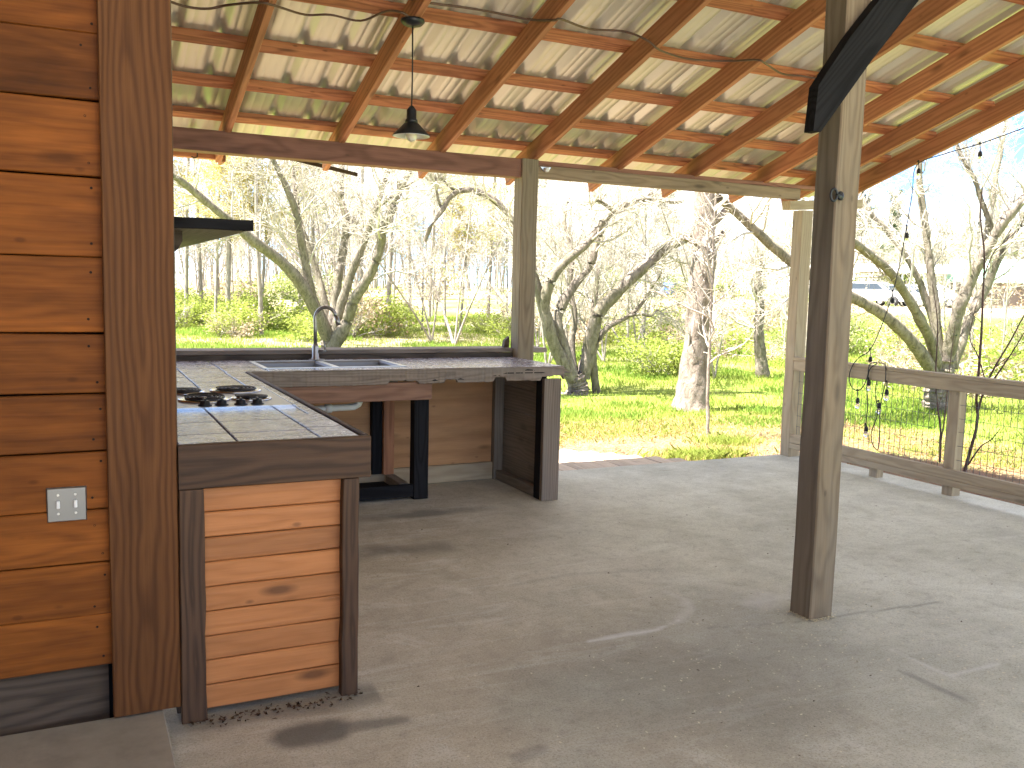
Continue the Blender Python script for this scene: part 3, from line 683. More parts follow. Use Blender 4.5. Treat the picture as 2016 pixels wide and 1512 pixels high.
# ------------------------------------------------------------------ pendant lamp, cables
def lamp():
    x, y = 1.66, 4.70; zc = rz(y)-.002; zs = 2.238
    t = thing('pendant_lamp', 'black barn-shade pendant lamp with a bare bulb hanging from a rafter', 'lamp', (x, y, zc))
    MB().lathe([(0, 0), (.062, 0), (.064, -.012), (.05, -.028), (.015, -.04), (0, -.04)], (x, y, zc), 24).build('canopy', M['black'], t, True)
    MB().tube([(x, y, zc-.035), (x+.002, y, (zc+zs)/2), (x, y, zs+.15)], .0042, 8).build('hanging_cord', M['cord'], t, True)
    MB().lathe([(0, .155), (.012, .15), (.026, .13), (.026, .085), (.032, .08), (.034, .066), (.02, .066), (0, .066)], (x, y, zs), 20).build('lamp_socket', M['black'], t, True)
    prof = [(.030, .068), (.045, .055), (.078, .022), (.100, .0), (.100, -.004)]
    sh = MB(); sh.lathe(prof, (x, y, zs), 28); sh.f = [f for f in sh.f if len(f) == 4]
    s = sh.build('lamp_shade', M['black'], t, True)
    inn = MB(); inn.lathe([(r-.0022, h-.002) for r, h in prof], (x, y, zs), 28); inn.f = [f for f in inn.f if len(f) == 4]
    inn.build('shade_lining', M['white'], s, True)
    MB().lathe([(0, .052), (.014, .05), (.016, .03), (.029, .008), (.031, -.008), (.024, -.024), (.012, -.031), (0, -.033)], (x, y, zs), 18).build('bulb', M['bulb'], t, True)
lamp()
def smooth(pts, n=6):
    P = [Vector(p) for p in pts]; out = []
    for i in range(len(P)-1):
        a, b, c, d = P[max(i-1, 0)], P[i], P[i+1], P[min(i+2, len(P)-1)]
        for k in range(n):
            t = k/n; out.append(.5*((2*b)+(c-a)*t+(2*a-5*b+4*c-d)*t*t+(3*b-a-3*c+d)*t**3))
    return out+[P[-1]]
def cable(pts, r, label, mat):
    o = MB().tube(smooth(pts), r, 6).build('power_cable', mat, None, True); tag(o, label, 'cable', None)
cable([(0.407, 4.992, 2.845), (0.493, 5.032, 2.832), (0.580, 5.057, 2.825), (0.677, 5.044, 2.828), (0.770, 4.989, 2.846), (0.873, 4.746, 2.811), (0.952, 4.750, 2.810), (1.156, 4.972, 2.851), (1.283, 4.939, 2.861), (1.448, 4.934, 2.853), (1.530, 4.752, 2.869), (1.578, 4.645, 2.844), (1.640, 4.680, 2.832)], .0065, 'thick brown cable drooping under the purlins to the pendant lamp', M['brown_cable'])
cable([(1.623, 4.698, 2.936), (1.745, 4.723, 2.938), (1.916, 4.714, 2.941), (2.094, 4.710, 2.942), (2.348, 4.720, 2.939), (2.392, 4.501, 2.887), (2.429, 4.482, 2.893), (2.730, 4.699, 2.936), (2.952, 4.668, 2.945), (3.059, 4.587, 2.890), (3.145, 4.601, 2.856), (3.423, 4.816, 2.899), (3.584, 4.824, 2.897), (3.809, 4.781, 2.910), (3.838, 4.549, 2.872), (3.924, 4.569, 2.866), (4.273, 4.806, 2.892), (4.442, 4.798, 2.895), (4.586, 4.736, 2.874)], .0065, 'thin brown cable strung across the rafters right of the pendant lamp', M['brown_cable'])

# ------------------------------------------------------------------ railing and string lights
def railing():
    t = thing('porch_railing', 'pale timber porch railing with welded wire mesh along the slab edge', 'railing', (5.8, 4, 0))
    def rails(y0, y1):
        bbox_board('top_rail', 5.75, 5.788, y0, y1, .776, .868, M['rail'], t, seg=8)
        bbox_board('top_cap', 5.742, 5.83, y0, y1, .8685, .894, M['rail'], t, seg=8)
        bbox_board('bottom_rail', 5.75, 5.788, y0, y1, .128, .203, M['rail'], t, seg=8)
        bbox_board('kick_rail', 5.752, 5.788, y0, y1, .076, .1255, M['rail'], t, seg=8)
    rails(1.7, 6.118); rails(-3.2, 1.698)
    for y in (4.47, 2.9, 1.3, -.3, -1.9): 
        bbox_board('rail_post', 5.792, 5.88, y, y+.09, -.02, .866, M['rail'], t)
    bbox_board('rail_foot', 5.79, 5.86, 5.16, 5.245, -.02, .126, M['rail'], t)
    for y0, y1 in ((4.565, 6.10), (2.995, 4.465), (1.395, 2.895)):
        b = MB()
        for y in np.arange(y0, y1, .0508): b.tube([(5.800, y, .14), (5.800, y, .86)], .0019, 4)
        for z in np.arange(.17, .86, .1016): b.tube([(5.804, y0, z), (5.804, y1, z+random.uniform(-.004, .004))], .0021, 4)
        o = b.build('wire_mesh', M['wire'], t); o['kind'] = 'stuff'
railing()
def string_lights():
    t = thing('string_lights', 'black outdoor string lights falling from the roof edge onto the railing', 'string lights', (5.75, 5.3, .9))
    x = 5.735
    main = [(6.46, 3.9, 2.86), (6.450, 4.607, 2.722), (6.450, 4.969, 2.653), (6.420, 5.260, 2.607), (6.400, 5.509, 2.543), (6.360, 5.501, 2.310), (6.300, 5.479, 2.054), (6.180, 5.416, 1.755), (6.080, 5.382, 1.483), (5.980, 5.375, 1.233), (5.850, 5.363, 1.018), (5.750, 5.390, 0.943), (5.735, 5.444, 0.855), (5.735, 5.458, 0.771), (5.735, 5.426, 0.703), (5.735, 5.365, 0.681), (5.735, 5.305, 0.724), (5.735, 5.271, 0.810), (5.735, 5.262, 0.892),
            (5.790, 5.279, 0.915), (5.735, 5.183, 0.920), (5.735, 5.254, 0.861), (5.735, 5.269, 0.728), (5.735, 5.250, 0.567), (5.735, 5.257, 0.401)]
    MB().tube(smooth(main), .0042, 6).build('cord', M['cord'], t, True)
    loop = [(5.735, 5.176, 0.779), (5.735, 5.182, 0.665), (5.735, 5.149, 0.580), (5.735, 5.152, 0.490), (5.735, 5.193, 0.370), (5.735, 5.180, 0.281), (5.735, 5.125, 0.233), (5.735, 5.110, 0.301), (5.735, 5.117, 0.442), (5.735, 5.124, 0.583), (5.735, 5.094, 0.755), (5.735, 5.092, 0.848), (5.745, 5.116, 0.913), (5.760, 5.191, 0.923)]
    MB().tube(smooth(loop), .0042, 6).build('cord', M['cord'], t, True)
    def bulb(p, down=.055, mat='glass'):
        p = Vector(p); q = p+Vector((.0, -.01, -down))
        s = MB().tube([p+Vector((0, 0, .012)), p+Vector((0, 0, -.004))], [.006, .011], 8).tube([p, q], .0035, 6).lathe([(0, .0), (.008, -.002), (.015, -.014), (.017, -.042), (.012, -.044), (0, -.044)], q, 12).build('bulb_socket', M['cord'], t, True)
        MB().lathe([(.010, -.0445), (.02, -.062), (.021, -.075), (.013, -.09), (0, -.094)], q, 12).build('light_bulb', M['glass'], s, True)
    for p in ((6.450, 4.969, 2.653), (6.400, 5.496, 2.571), (6.300, 5.483, 2.034), (6.080, 5.388, 1.491), (5.850, 5.368, 1.014), (5.735, 5.365, 0.681), (5.735, 5.081, 0.781)): bulb(p)
    for p in ((5.735, 5.264, 0.790), (5.735, 5.147, 0.620), (5.735, 5.259, 0.417)): bulb(p, .008)
string_lights()

# ------------------------------------------------------------------ deck beyond the slab
def deck():
    t = thing('wood_deck', 'sun-bleached plank deck outside beyond the end of the bar', 'deck', (2.8, 6.8, -.02))
    x = .9
    while x < 4.75:
        y1 = 7.55 if x < 3.6 else max(6.36, 7.55-(x-3.6)*1.0)
        bbox_board('deck_board', x+.003, x+.137, 6.262, y1+random.uniform(-.015, .015), -.055, -.020+random.uniform(-.003, .002), M['deck'], t, seg=4)
        x += .14
    for y in (6.45, 7.0): bbox_board('joist', .9, 4.3, y, y+.04, -.18, -.056, M['old_wood'], t)
deck()

# ------------------------------------------------------------------ vegetation
def tubes(P, R, n=3):
    """P (N,K,3) polylines, R (N,K) radii -> vertices and quads"""
    N, K, _ = P.shape
    T = np.gradient(P, axis=1); T /= np.linalg.norm(T, axis=2, keepdims=True)+1e-9
    ref = np.where(np.abs(T[..., 2:3]) > .9, np.array([1.0, .1, 0]), np.array([.05, .1, 1.0]))
    U = np.cross(T, ref); U /= np.linalg.norm(U, axis=2, keepdims=True)+1e-9; Wv = np.cross(T, U)
    a = np.arange(n)*2*np.pi/n
    V = P[:, :, None]+R[:, :, None, None]*(np.cos(a)[None, None, :, None]*U[:, :, None]+np.sin(a)[None, None, :, None]*Wv[:, :, None])
    base = (np.arange(N)[:, None, None]*K+np.arange(K-1)[None, :, None])*n; i = np.arange(n)[None, None]; j = (i+1) % n
    F = np.stack([base+i, base+j, base+n+j, base+n+i], -1).reshape(-1, 4)
    return V.reshape(-1, 3), F
def join(parts):
    V, F, b = [], [], 0
    for v, f in parts: V.append(v); F.append(f+b); b += len(v)
    return np.concatenate(V), np.concatenate(F)
def grow(P, R, per, length, rratio, rng, spread=.9, K=5, up=.25, t0=.25, curl=.22, rend=.25, droop=0.0):
    N, Kp, _ = P.shape; n = N*per
    par = np.repeat(np.arange(N), per); t = t0+(1-t0)*rng.random(n)**.9; f = t*(Kp-1); i = np.minimum(f.astype(int), Kp-2); w = (f-i)[:, None]
    pos = P[par, i]*(1-w)+P[par, i+1]*w; r0 = (R[par, i]*(1-w[:, 0])+R[par, i+1]*w[:, 0])*rratio
    d = P[par, i+1]-P[par, i]; d /= np.linalg.norm(d, axis=1, keepdims=True)+1e-9
    q = rng.normal(size=(n, 3)); q -= d*(q*d).sum(1, keepdims=True); q /= np.linalg.norm(q, axis=1, keepdims=True)+1e-9
    ang = spread*(.6+.7*rng.random(n))[:, None]
    d = d*np.cos(ang)+q*np.sin(ang); d[:, 2] += up; d /= np.linalg.norm(d, axis=1, keepdims=True)+1e-9
    L = length*(.45+.8*rng.random(n))*(1.15-.6*t)
    step = (L/(K-1))[:, None]; pts = [pos]
    for k in range(K-1):
        d = d+rng.normal(size=(n, 3))*curl; d[:, 2] += up*.25-droop; d /= np.linalg.norm(d, axis=1, keepdims=True)
        pts.append(pts[-1]+d*step)
    Pn = np.stack(pts, 1); Rn = r0[:, None]*np.linspace(1, rend, K)[None]
    return Pn, Rn
def resample(pts, K=26):
    P = np.array([tuple(p) for p in smooth(pts, 6)]); s = np.concatenate([[0], np.cumsum(np.linalg.norm(np.diff(P, axis=0), axis=1))])
    u = np.linspace(0, s[-1], K); return np.stack([np.interp(u, s, P[:, i]) for i in range(3)], 1)
def leaves(C, size, rng, jitter=.1):
    n = len(C); C = C+rng.normal(size=(n, 3))*jitter
    a = rng.normal(size=(n, 3)); a /= np.linalg.norm(a, axis=1, keepdims=True); b = np.cross(a, rng.normal(size=(n, 3))); b /= np.linalg.norm(b, axis=1, keepdims=True)
    s = (size*(.6+.8*rng.random(n)))[:, None]
    V = np.stack([C-a*s, C+b*s*.55, C+a*s, C-b*s*.55], 1).reshape(-1, 3); F = np.arange(4*n).reshape(n, 4)
    return V, F
def part_np(name, V, F, mat, parent, smooth=True, kind=None, m=None):
    o = link(bpy.data.objects.new(name, np_mesh(name, V, F, mat, smooth)), m or Matrix.Identity(4), parent)
    if kind: o['kind'] = kind
    return o

def traced_tree(name, label, base, limbs, mat, dens=(7, 7, 5), lens=(1.8, .75, .32), seed=1, trunk=None, wobble=.03, tmat=None, rmul=1.0, twigr=1.0, tstart=.3, keep=False):
    """limbs: (points, base radius, tip radius) in metres"""
    rng = np.random.default_rng(seed); t = thing(name, label, 'tree', base)
    PP, RR = [], []
    for i, (pts, r0, r1) in enumerate(limbs):
        K = 26; P = resample(pts, K); L = np.linalg.norm(P[-1]-P[0])
        P[1:-1] += np.cumsum(rng.normal(size=(K-2, 3)), 0)*wobble*.12*min(1, L/3); u = np.linspace(0, 1, K); R = (r0*(1-u)+r1*u)*rmul*(1+.06*rng.normal(size=K))
        istrunk = trunk is not None and i < trunk
        if istrunk: R[:5] *= np.array([1.42, 1.2, 1.1, 1.05, 1.02])
        ns = (26 if istrunk else 14) if r0 > .08 else 9
        if r0 > .1: P2 = resample(list(map(tuple, P)), 70); R2 = np.interp(np.linspace(0, 1, 70), u, R)
        else: P2, R2 = P, R
        V, F = tubes(P2[None], R2[None], ns); kk, jj = len(P2), np.arange(ns)
        lump = fbm(np.cos(jj*2*np.pi/ns)[None]*1.6+5+0*P2[:, :1], np.sin(jj*2*np.pi/ns)[None]*1.6+P2[:, 2:3]*2.2+i*7, 3)-.5
        ctr = np.repeat(P2, ns, 0); V = ctr+(V-ctr)*(1+lump.reshape(-1, 1)*(.55 if istrunk else .4))+rng.normal(size=V.shape)*R2.repeat(ns)[:, None]*.035
        part_np('trunk' if istrunk else 'limb', V, F, (tmat or mat) if istrunk else mat, t)
        PP.append(P); RR.append(R)
    P, R = np.stack(PP), np.stack(RR)
    if trunk and len(limbs) > 2 and not keep: P, R = P[trunk:], R[trunk:]
    A, Ra = grow(P, R*0+np.maximum(R*.32, .012), dens[0], lens[0], 1.0, rng, .95, 7, .22, tstart, .20)
    Ra = np.minimum(Ra, .021*twigr)
    B, Rb = grow(A, Ra, dens[1], lens[1], .5, rng, .85, 5, .12, .15, .25); Rb = np.clip(Rb, .0028*twigr, .012*twigr)
    Cc, Rc = grow(B, Rb, dens[2], lens[2], .55, rng, .8, 3, .05, .1, .25); Rc = np.clip(Rc, .0020*twigr, .006*twigr)
    V, F = join([tubes(A, Ra, 5), tubes(B, Rb, 4), tubes(Cc, Rc, 3)])
    part_np('twigs', V, F, M['twig'], t, kind='stuff')
    return t, A, B

# big many-limbed pecan beyond the sink
T1 = [([(5.739, 22.100, -0.348), (5.763, 22.100, 0.029), (5.787, 22.100, 0.404)], .34, .30),
      ([(5.686, 22.000, 0.098), (5.344, 21.833, 0.782), (4.915, 21.667, 1.442), (4.384, 21.500, 1.957), (3.861, 21.333, 2.302), (3.335, 21.167, 2.700), (2.882, 21.000, 3.018), (2.496, 20.833, 3.307), (2.073, 20.667, 3.581), (1.614, 20.500, 3.768)], .24, .10),
      ([(5.712, 22.100, 0.004), (5.422, 22.000, 0.716), (5.188, 21.900, 1.387), (5.067, 21.800, 1.986), (4.947, 21.700, 2.455), (4.842, 21.600, 2.917), (4.702, 21.500, 3.310), (4.450, 21.400, 3.803), (4.202, 21.300, 4.227), (4.016, 21.200, 4.646)], .21, .07),
      ([(5.841, 22.300, 0.041), (5.724, 22.450, 0.892), (5.658, 22.600, 1.392), (5.541, 22.750, 1.892), (5.386, 22.900, 2.393), (5.255, 23.050, 2.895), (5.201, 23.200, 3.403), (5.146, 23.350, 4.163), (5.142, 23.500, 4.931)], .17, .06),
      ([(5.815, 22.200, 0.047), (5.951, 22.343, 1.024), (6.090, 22.486, 1.781), (6.256, 22.629, 2.421), (6.344, 22.771, 3.063), (6.251, 22.914, 3.510), (6.287, 23.057, 4.220), (6.401, 23.200, 5.131)], .20, .10),
      ([(5.788, 22.000, 0.010), (5.978, 21.875, 0.912), (6.168, 21.750, 1.595), (6.318, 21.625, 2.088), (6.492, 21.500, 2.638), (6.652, 21.375, 3.182), (6.784, 21.250, 3.720), (6.915, 21.125, 4.193), (7.105, 21.000, 4.902)], .19, .09),
      ([(5.763, 22.000, -0.240), (5.911, 21.800, 0.147), (6.068, 21.600, 0.552), (6.172, 21.400, 1.049), (6.361, 21.200, 1.396), (6.509, 21.000, 1.784), (6.629, 20.800, 2.261), (6.659, 20.600, 2.726), (6.797, 20.400, 3.187), (7.028, 20.200, 3.877), (7.376, 20.000, 4.567)], .25, .10),
      ([(6.410, 20.600, 3.120), (6.634, 20.467, 3.355), (6.954, 20.333, 3.631), (7.398, 20.200, 3.904)], .07, .03)]
t1, t1a, t1b = traced_tree('pecan_tree', 'large bare pecan tree with many limbs fanning out behind the sink faucet', (5.7, 22.1, -.25), T1, M['bark_moss'], (15, 10, 7), (2.3, 1.0, .45), 3, 1, tmat=M['bark_moss'], twigr=1.1, rmul=.66, tstart=.34)

T2 = [([(7.399, 12.730, -0.277), (7.404, 12.730, -0.144), (7.320, 12.730, 0.082)], .22, .16),
      ([(7.258, 12.700, 0.004), (7.047, 12.677, 0.337), (6.868, 12.654, 0.623), (6.755, 12.631, 0.944), (6.679, 12.608, 1.222), (6.712, 12.585, 1.499), (6.870, 12.562, 1.779), (7.140, 12.538, 2.024), (7.394, 12.515, 2.248), (7.575, 12.492, 2.517), (7.861, 12.469, 2.769), (8.290, 12.446, 2.930), (8.847, 12.423, 2.931), (9.084, 12.400, 2.920)], .12, .035),
      ([(7.285, 12.700, 0.044), (7.141, 12.736, 0.454), (6.999, 12.773, 0.859), (7.091, 12.809, 1.183), (7.334, 12.845, 1.512), (7.629, 12.882, 1.806), (7.751, 12.918, 2.180), (7.915, 12.955, 2.518), (8.094, 12.991, 2.761), (8.459, 13.027, 2.902), (8.882, 13.064, 3.083), (9.085, 13.100, 3.056)], .11, .05),
      ([(7.525, 12.750, -0.007), (7.576, 12.700, 0.370), (7.626, 12.650, 0.785), (7.698, 12.600, 1.099), (7.924, 12.550, 1.364), (8.219, 12.500, 1.657), (8.566, 12.450, 1.954), (8.869, 12.400, 2.195), (9.209, 12.350, 2.373), (9.599, 12.300, 2.489)], .13, .09),
      ([(7.208, 12.700, 0.087), (7.000, 12.717, 0.456), (6.833, 12.733, 0.780), (6.661, 12.750, 1.338), (6.501, 12.767, 1.848), (6.275, 12.783, 2.308), (6.032, 12.800, 2.628), (5.719, 12.817, 2.817), (5.390, 12.833, 2.864), (5.193, 12.850, 2.770), (5.057, 12.867, 2.553), (4.889, 12.883, 2.336), (4.786, 12.900, 2.092)], .10, .04),
      ([(7.458, 12.800, -0.011), (7.599, 12.900, 0.354), (7.794, 13.000, 0.851), (7.897, 13.100, 1.270), (7.997, 13.200, 1.778)], .09, .04),
      ([(7.389, 12.850, 0.069), (7.396, 12.975, 0.517), (7.497, 13.100, 1.012), (7.454, 13.225, 1.511), (7.564, 13.350, 2.018), (7.462, 13.475, 2.521), (7.614, 13.600, 2.958)], .08, .03),
      ([(5.070, 12.900, 2.556), (4.986, 12.900, 2.738), (4.948, 12.900, 3.033)], .03, .015), ([(5.418, 12.900, 2.872), (5.211, 12.900, 2.888), (5.029, 12.900, 3.039)], .03, .015),
      ([(7.726, 12.400, 2.701), (7.382, 12.300, 2.807), (7.192, 12.200, 2.657)], .045, .02)]
t2, t2a, t2b = traced_tree('arching_tree', 'bare multi-stemmed tree with arching limbs behind the bar end post', (7.3, 12.7, -.25), T2, M['bark_moss'], (13, 10, 7), (1.4, .6, .28), 5, 1, tmat=M['bark_big'], twigr=.8, rmul=.85, tstart=.32)
T2b = [([(7.789, 12.770, -0.276), (7.726, 12.770, 0.070), (7.695, 12.770, 0.363), (7.782, 12.770, 0.629), (7.987, 12.770, 0.846), (8.375, 12.770, 1.032), (8.646, 12.770, 1.289), (8.806, 12.770, 1.546), (8.970, 12.770, 1.762)], .07, .02),
       ([(8.310, 12.700, 1.018), (8.515, 12.650, 1.055), (8.684, 12.600, 1.025), (8.786, 12.550, 1.128), (8.878, 12.500, 1.030)], .03, .012)]
traced_tree('leaning_tree', 'small leaning tree growing close right of the arching tree', (7.78, 12.77, -.25), T2b, M['bark_moss'], (9, 7, 5), (.9, .45, .22), 8, None)

T3 = [([(11.691, 9.340, -0.405), (11.662, 9.340, -0.135), (11.643, 9.340, 0.247), (11.638, 9.340, 0.498)], .27, .22),
      ([(11.531, 9.300, 0.427), (11.212, 9.213, 0.825), (10.847, 9.125, 1.135), (10.483, 9.037, 1.419), (10.136, 8.950, 1.636), (9.762, 8.863, 1.836), (9.376, 8.775, 1.988), (8.977, 8.688, 2.113), (8.604, 8.600, 2.194)], .10, .055),
      ([(11.455, 9.300, 0.331), (11.150, 9.273, 0.599), (10.831, 9.245, 0.861), (10.474, 9.218, 1.079), (10.081, 9.191, 1.268), (9.606, 9.164, 1.436), (9.057, 9.136, 1.616), (8.527, 9.109, 1.833), (8.060, 9.082, 2.073), (7.694, 9.055, 2.277), (7.380, 9.027, 2.463), (7.117, 9.000, 2.580)], .115, .06),
      ([(11.657, 9.350, 0.436), (11.587, 9.394, 0.888), (11.538, 9.438, 1.337), (11.437, 9.481, 1.783), (11.387, 9.525, 2.153), (11.337, 9.569, 2.523), (11.288, 9.612, 2.891), (11.260, 9.656, 3.259), (11.301, 9.700, 3.779)], .085, .05),
      ([(11.635, 9.400, 0.508), (11.625, 9.500, 1.033), (11.438, 9.600, 1.595), (11.251, 9.700, 1.966), (11.076, 9.800, 2.223), (10.849, 9.900, 2.477), (10.659, 10.000, 2.695), (10.578, 10.100, 2.956), (10.629, 10.200, 3.340)], .07, .04),
      ([(11.704, 9.300, 0.440), (11.670, 9.200, 0.899), (11.637, 9.100, 1.311), (11.721, 9.000, 1.717), (11.795, 8.900, 2.081), (11.911, 8.800, 2.427), (12.044, 8.700, 2.693), (12.304, 8.600, 2.985), (12.669, 8.500, 3.321)], .12, .075),
      ([(11.978, 9.400, 0.388), (12.103, 9.386, 0.811), (12.266, 9.371, 1.195), (12.468, 9.357, 1.543), (12.667, 9.343, 1.932), (12.913, 9.329, 2.324), (13.251, 9.314, 2.763), (13.649, 9.300, 3.249)], .10, .06),
      ([(12.222, 9.200, 2.141), (12.358, 9.280, 2.561), (12.499, 9.360, 2.949), (12.666, 9.440, 3.419), (12.868, 9.520, 3.899), (13.046, 9.600, 4.307)], .06, .035),
      ([(12.112, 9.000, 2.388), (11.942, 9.075, 2.819), (11.814, 9.150, 3.178), (11.632, 9.225, 3.460), (11.535, 9.300, 3.747)], .05, .03)]
traced_tree('spreading_tree', 'bare spreading tree forking low behind the porch railing', (11.64, 9.34, -.25), T3, M['bark_moss'], (12, 10, 7), (1.25, .55, .26), 9, 1, tmat=M['bark_moss'], twigr=.75, rmul=.82, tstart=.38)

T4 = [([(8.007, 10.550, -0.288), (8.034, 10.550, -0.127), (8.049, 10.550, 0.240), (8.073, 10.550, 0.606), (8.089, 10.550, 1.115), (8.101, 10.550, 1.692), (8.099, 10.550, 2.192), (8.106, 10.550, 2.689), (8.099, 10.550, 3.110), (8.076, 10.550, 3.805), (8.011, 10.550, 4.622)], .195, .135),
      ([(8.160, 10.550, 2.373), (8.294, 10.467, 2.482), (8.370, 10.383, 2.637), (8.453, 10.300, 2.798)], .06, .03), ([(7.994, 10.500, 2.115), (7.800, 10.550, 2.179), (7.714, 10.600, 2.191)], .05, .02), ([(8.159, 10.500, 2.036), (8.271, 10.450, 2.196), (8.350, 10.400, 2.297)], .05, .03)]
traced_tree('thick_trunk_tree', 'tall tree with thick pale flaky trunk standing on the grass', (8.1, 10.55, -.25), T4, M['bark_big'], (9, 4, 3), (.4, .3, .16), 12, 1, keep=True, twigr=.65, tstart=.12)
T5 = [([(6.275, 7.930, -0.273), (6.274, 7.930, -0.024), (6.268, 7.930, 0.425), (6.270, 7.930, 0.980), (6.258, 7.930, 1.528), (6.249, 7.930, 2.015), (6.254, 7.930, 2.391), (6.245, 7.930, 2.763)], .022, .008)]
traced_tree('sapling', 'thin straight sapling in a grass tuft at the slab edge', (6.27, 7.93, -.22), T5, M['bark_pale'], (26, 5, 3), (.9, .3, .15), 14, None)
T6 = [([(12.484, 14.100, -0.325), (12.422, 14.100, 0.003), (12.343, 14.100, 0.410), (12.289, 14.100, 0.814), (12.288, 14.100, 1.215), (12.184, 14.100, 1.612), (12.220, 14.100, 2.208)], .13, .05)]
traced_tree('mossy_snag', 'short mossy trunk in the brush left of the outer corner post', (12.4, 14.1, -.25), T6, M['bark_moss'], (18, 8, 5), (1.2, .6, .3), 15, 1)

def stem_bush():
    t = thing('stemmy_shrub', 'thin dark stemmed shrub growing against the porch railing', 'shrub', (6.7, 4.3, -.2))
    st = [((6.600, 4.995, 0.020), (6.600, 4.948, 0.240), (6.600, 4.907, 0.456), (6.600, 4.935, 0.618), (6.600, 4.935, 0.825), (6.600, 4.936, 1.154), (6.600, 4.951, 1.479), (6.620, 4.981, 1.804), (6.650, 5.066, 2.092), (6.700, 5.107, 2.341)),
          ((6.600, 4.914, 0.538), (6.600, 4.864, 0.750), (6.600, 4.790, 0.920), (6.650, 4.713, 1.127), (6.700, 4.641, 1.349), (6.700, 4.496, 1.566)),
          ((6.600, 4.861, 0.709), (6.550, 4.727, 0.867), (6.500, 4.579, 1.058), (6.500, 4.474, 1.257)), ((6.600, 4.963, 0.090), (6.500, 4.792, 0.272), (6.500, 4.701, 0.348), (6.450, 4.603, 0.446)),
          ((6.600, 4.868, 0.791), (6.600, 4.954, 0.988), (6.700, 5.110, 1.101), (6.750, 5.150, 1.226), (6.800, 5.145, 1.437)), ((6.600, 4.962, 1.601), (6.600, 4.890, 1.801), (6.600, 4.770, 1.916), (6.600, 4.632, 2.027)),
          ((6.900, 5.471, -0.003), (6.900, 5.484, 0.268), (6.900, 5.535, 0.488), (6.900, 5.579, 0.755), (6.900, 5.597, 1.205), (6.950, 5.722, 1.562)), ((6.900, 5.476, 0.179), (6.900, 5.454, 0.408), (6.900, 5.445, 0.769), (6.900, 5.422, 1.213))]
    rng = np.random.default_rng(5)
    P = np.stack([resample(s, 20) for s in st]); r0 = np.array([.014, .010, .009, .008, .006, .005, .010, .007]); R = r0[:, None]*np.linspace(1, .35, 20)[None]
    for i in range(len(st)):
        V, F = tubes(P[i:i+1], R[i:i+1], 7); part_np('stem', V, F, M['twig_dark'], t)
    A, Ra = grow(P, R, 5, .35, .45, rng, .8, 4, .2, .3); V, F = tubes(A, np.clip(Ra, .0015, .004), 4); part_np('twigs', V, F, M['twig_dark'], t, kind='stuff')
    L, Lf = leaves(A.reshape(-1, 3)[rng.random(A.shape[0]*4) < .10], .013, rng, .015); part_np('leaves', L, Lf, M['leaf_dark'], t, kind='stuff')
stem_bush()

# background trees: a few kinds, each copied with its trunk and crown
def tree_kind(kind, seed):
    rng = np.random.default_rng(seed); H = {'bare': 13, 'tall': 17, 'bud': 11, 'pine': 17, 'vtree': 9}[kind]*(.85+.3*rng.random())
    stems = 1 if kind != 'vtree' else 3; P, R = [], []
    for s in range(stems):
        lean = rng.normal(size=2)*(.05 if stems == 1 else .34); K = 14; u = np.linspace(0, 1, K)
        w = np.cumsum(rng.normal(size=(K, 2))*.012*H/10, 0)
        P.append(np.stack([lean[0]*H*u**1.1+w[:, 0], lean[1]*H*u**1.1+w[:, 1], H*u-.05], 1)); R.append((.0085*H*(.75 if stems > 1 else .6 if kind == 'tall' else .85))*(1-u*.85)*rng.uniform(.7, 1.2))
    P, R = np.stack(P), np.stack(R); tp = tubes(P, R, 8)
    if kind == 'pine':
        A, Ra = grow(P, R, 34, 2.6, .35, rng, 1.2, 5, .1, .45, .12); B, Rb = grow(A, Ra, 6, .8, .5, rng, .8, 4, .1, .2)
        tw = join([tubes(A, Ra, 4), tubes(B, np.clip(Rb, .006, .02), 3)])
        lf = leaves(np.repeat(B.reshape(-1, 3), 9, 0), .13, rng, .2); return [('trunk', tp, 'bark_far'), ('branches', tw, 'bark_far'), ('crown', lf, 'leaf_dark')]
    n1 = 17 if stems == 1 else 9
    A, Ra = grow(P, R, n1, H*.30, .5, rng, .8, 7, .3, .10 if kind != 'tall' else .3, .2); B, Rb = grow(A, Ra, 8, H*.11, .45, rng, .8, 5, .15, .2, .25)
    C, Rc = grow(B, np.clip(Rb, .008, .03), 5, H*.05, .5, rng, .8, 4, .05, .15, .28); D, Rd = grow(C, np.clip(Rc, .006, .012), 4, H*.022, .6, rng, .8, 3, .02, .2, .3)
    cr = join([tubes(A, Ra, 5), tubes(B, np.clip(Rb, .010, .03), 4), tubes(C, np.clip(Rc, .006, .014), 3), tubes(D, np.clip(Rd, .005, .008), 3)])
    out = [('trunk', tp, 'bark_far'), ('crown', cr, 'twig')]
    if kind == 'bud': out.append(('catkins', leaves(np.repeat(D.reshape(-1, 3), 2, 0), .04, rng, .12), 'leaf_gold'))
    elif rng.random() < .65: out.append(('buds', leaves(D.reshape(-1, 3)[rng.random(len(D)*3) < .2], .04, rng, .06), 'leaf_lime'))
    return out
KINDS = {}
for kd, n in (('bare', 4), ('tall', 2), ('bud', 2), ('pine', 2), ('vtree', 2)):
    KINDS[kd] = [[(nm, np_mesh(nm, v, f, M[m], True), nm in ('crown', 'catkins', 'buds', 'branches')) for nm, (v, f), m in tree_kind(kd, 100+17*i+len(kd))] for i in range(n)]
TREE_LABEL = {'bare': 'bare grey woodland tree with fine pale twigs in the background wood', 'tall': 'tall slim bare tree in the background wood', 'bud': 'tree hazed with golden catkins behind the pecan tree',
              'pine': 'dark evergreen pine rising out of the bare wood', 'vtree': 'low forked bare tree leaning several ways at the wood edge'}
TREE_NAME = {'bare': 'bare_tree', 'tall': 'slim_tree', 'bud': 'budding_tree', 'pine': 'pine_tree', 'vtree': 'forked_tree'}
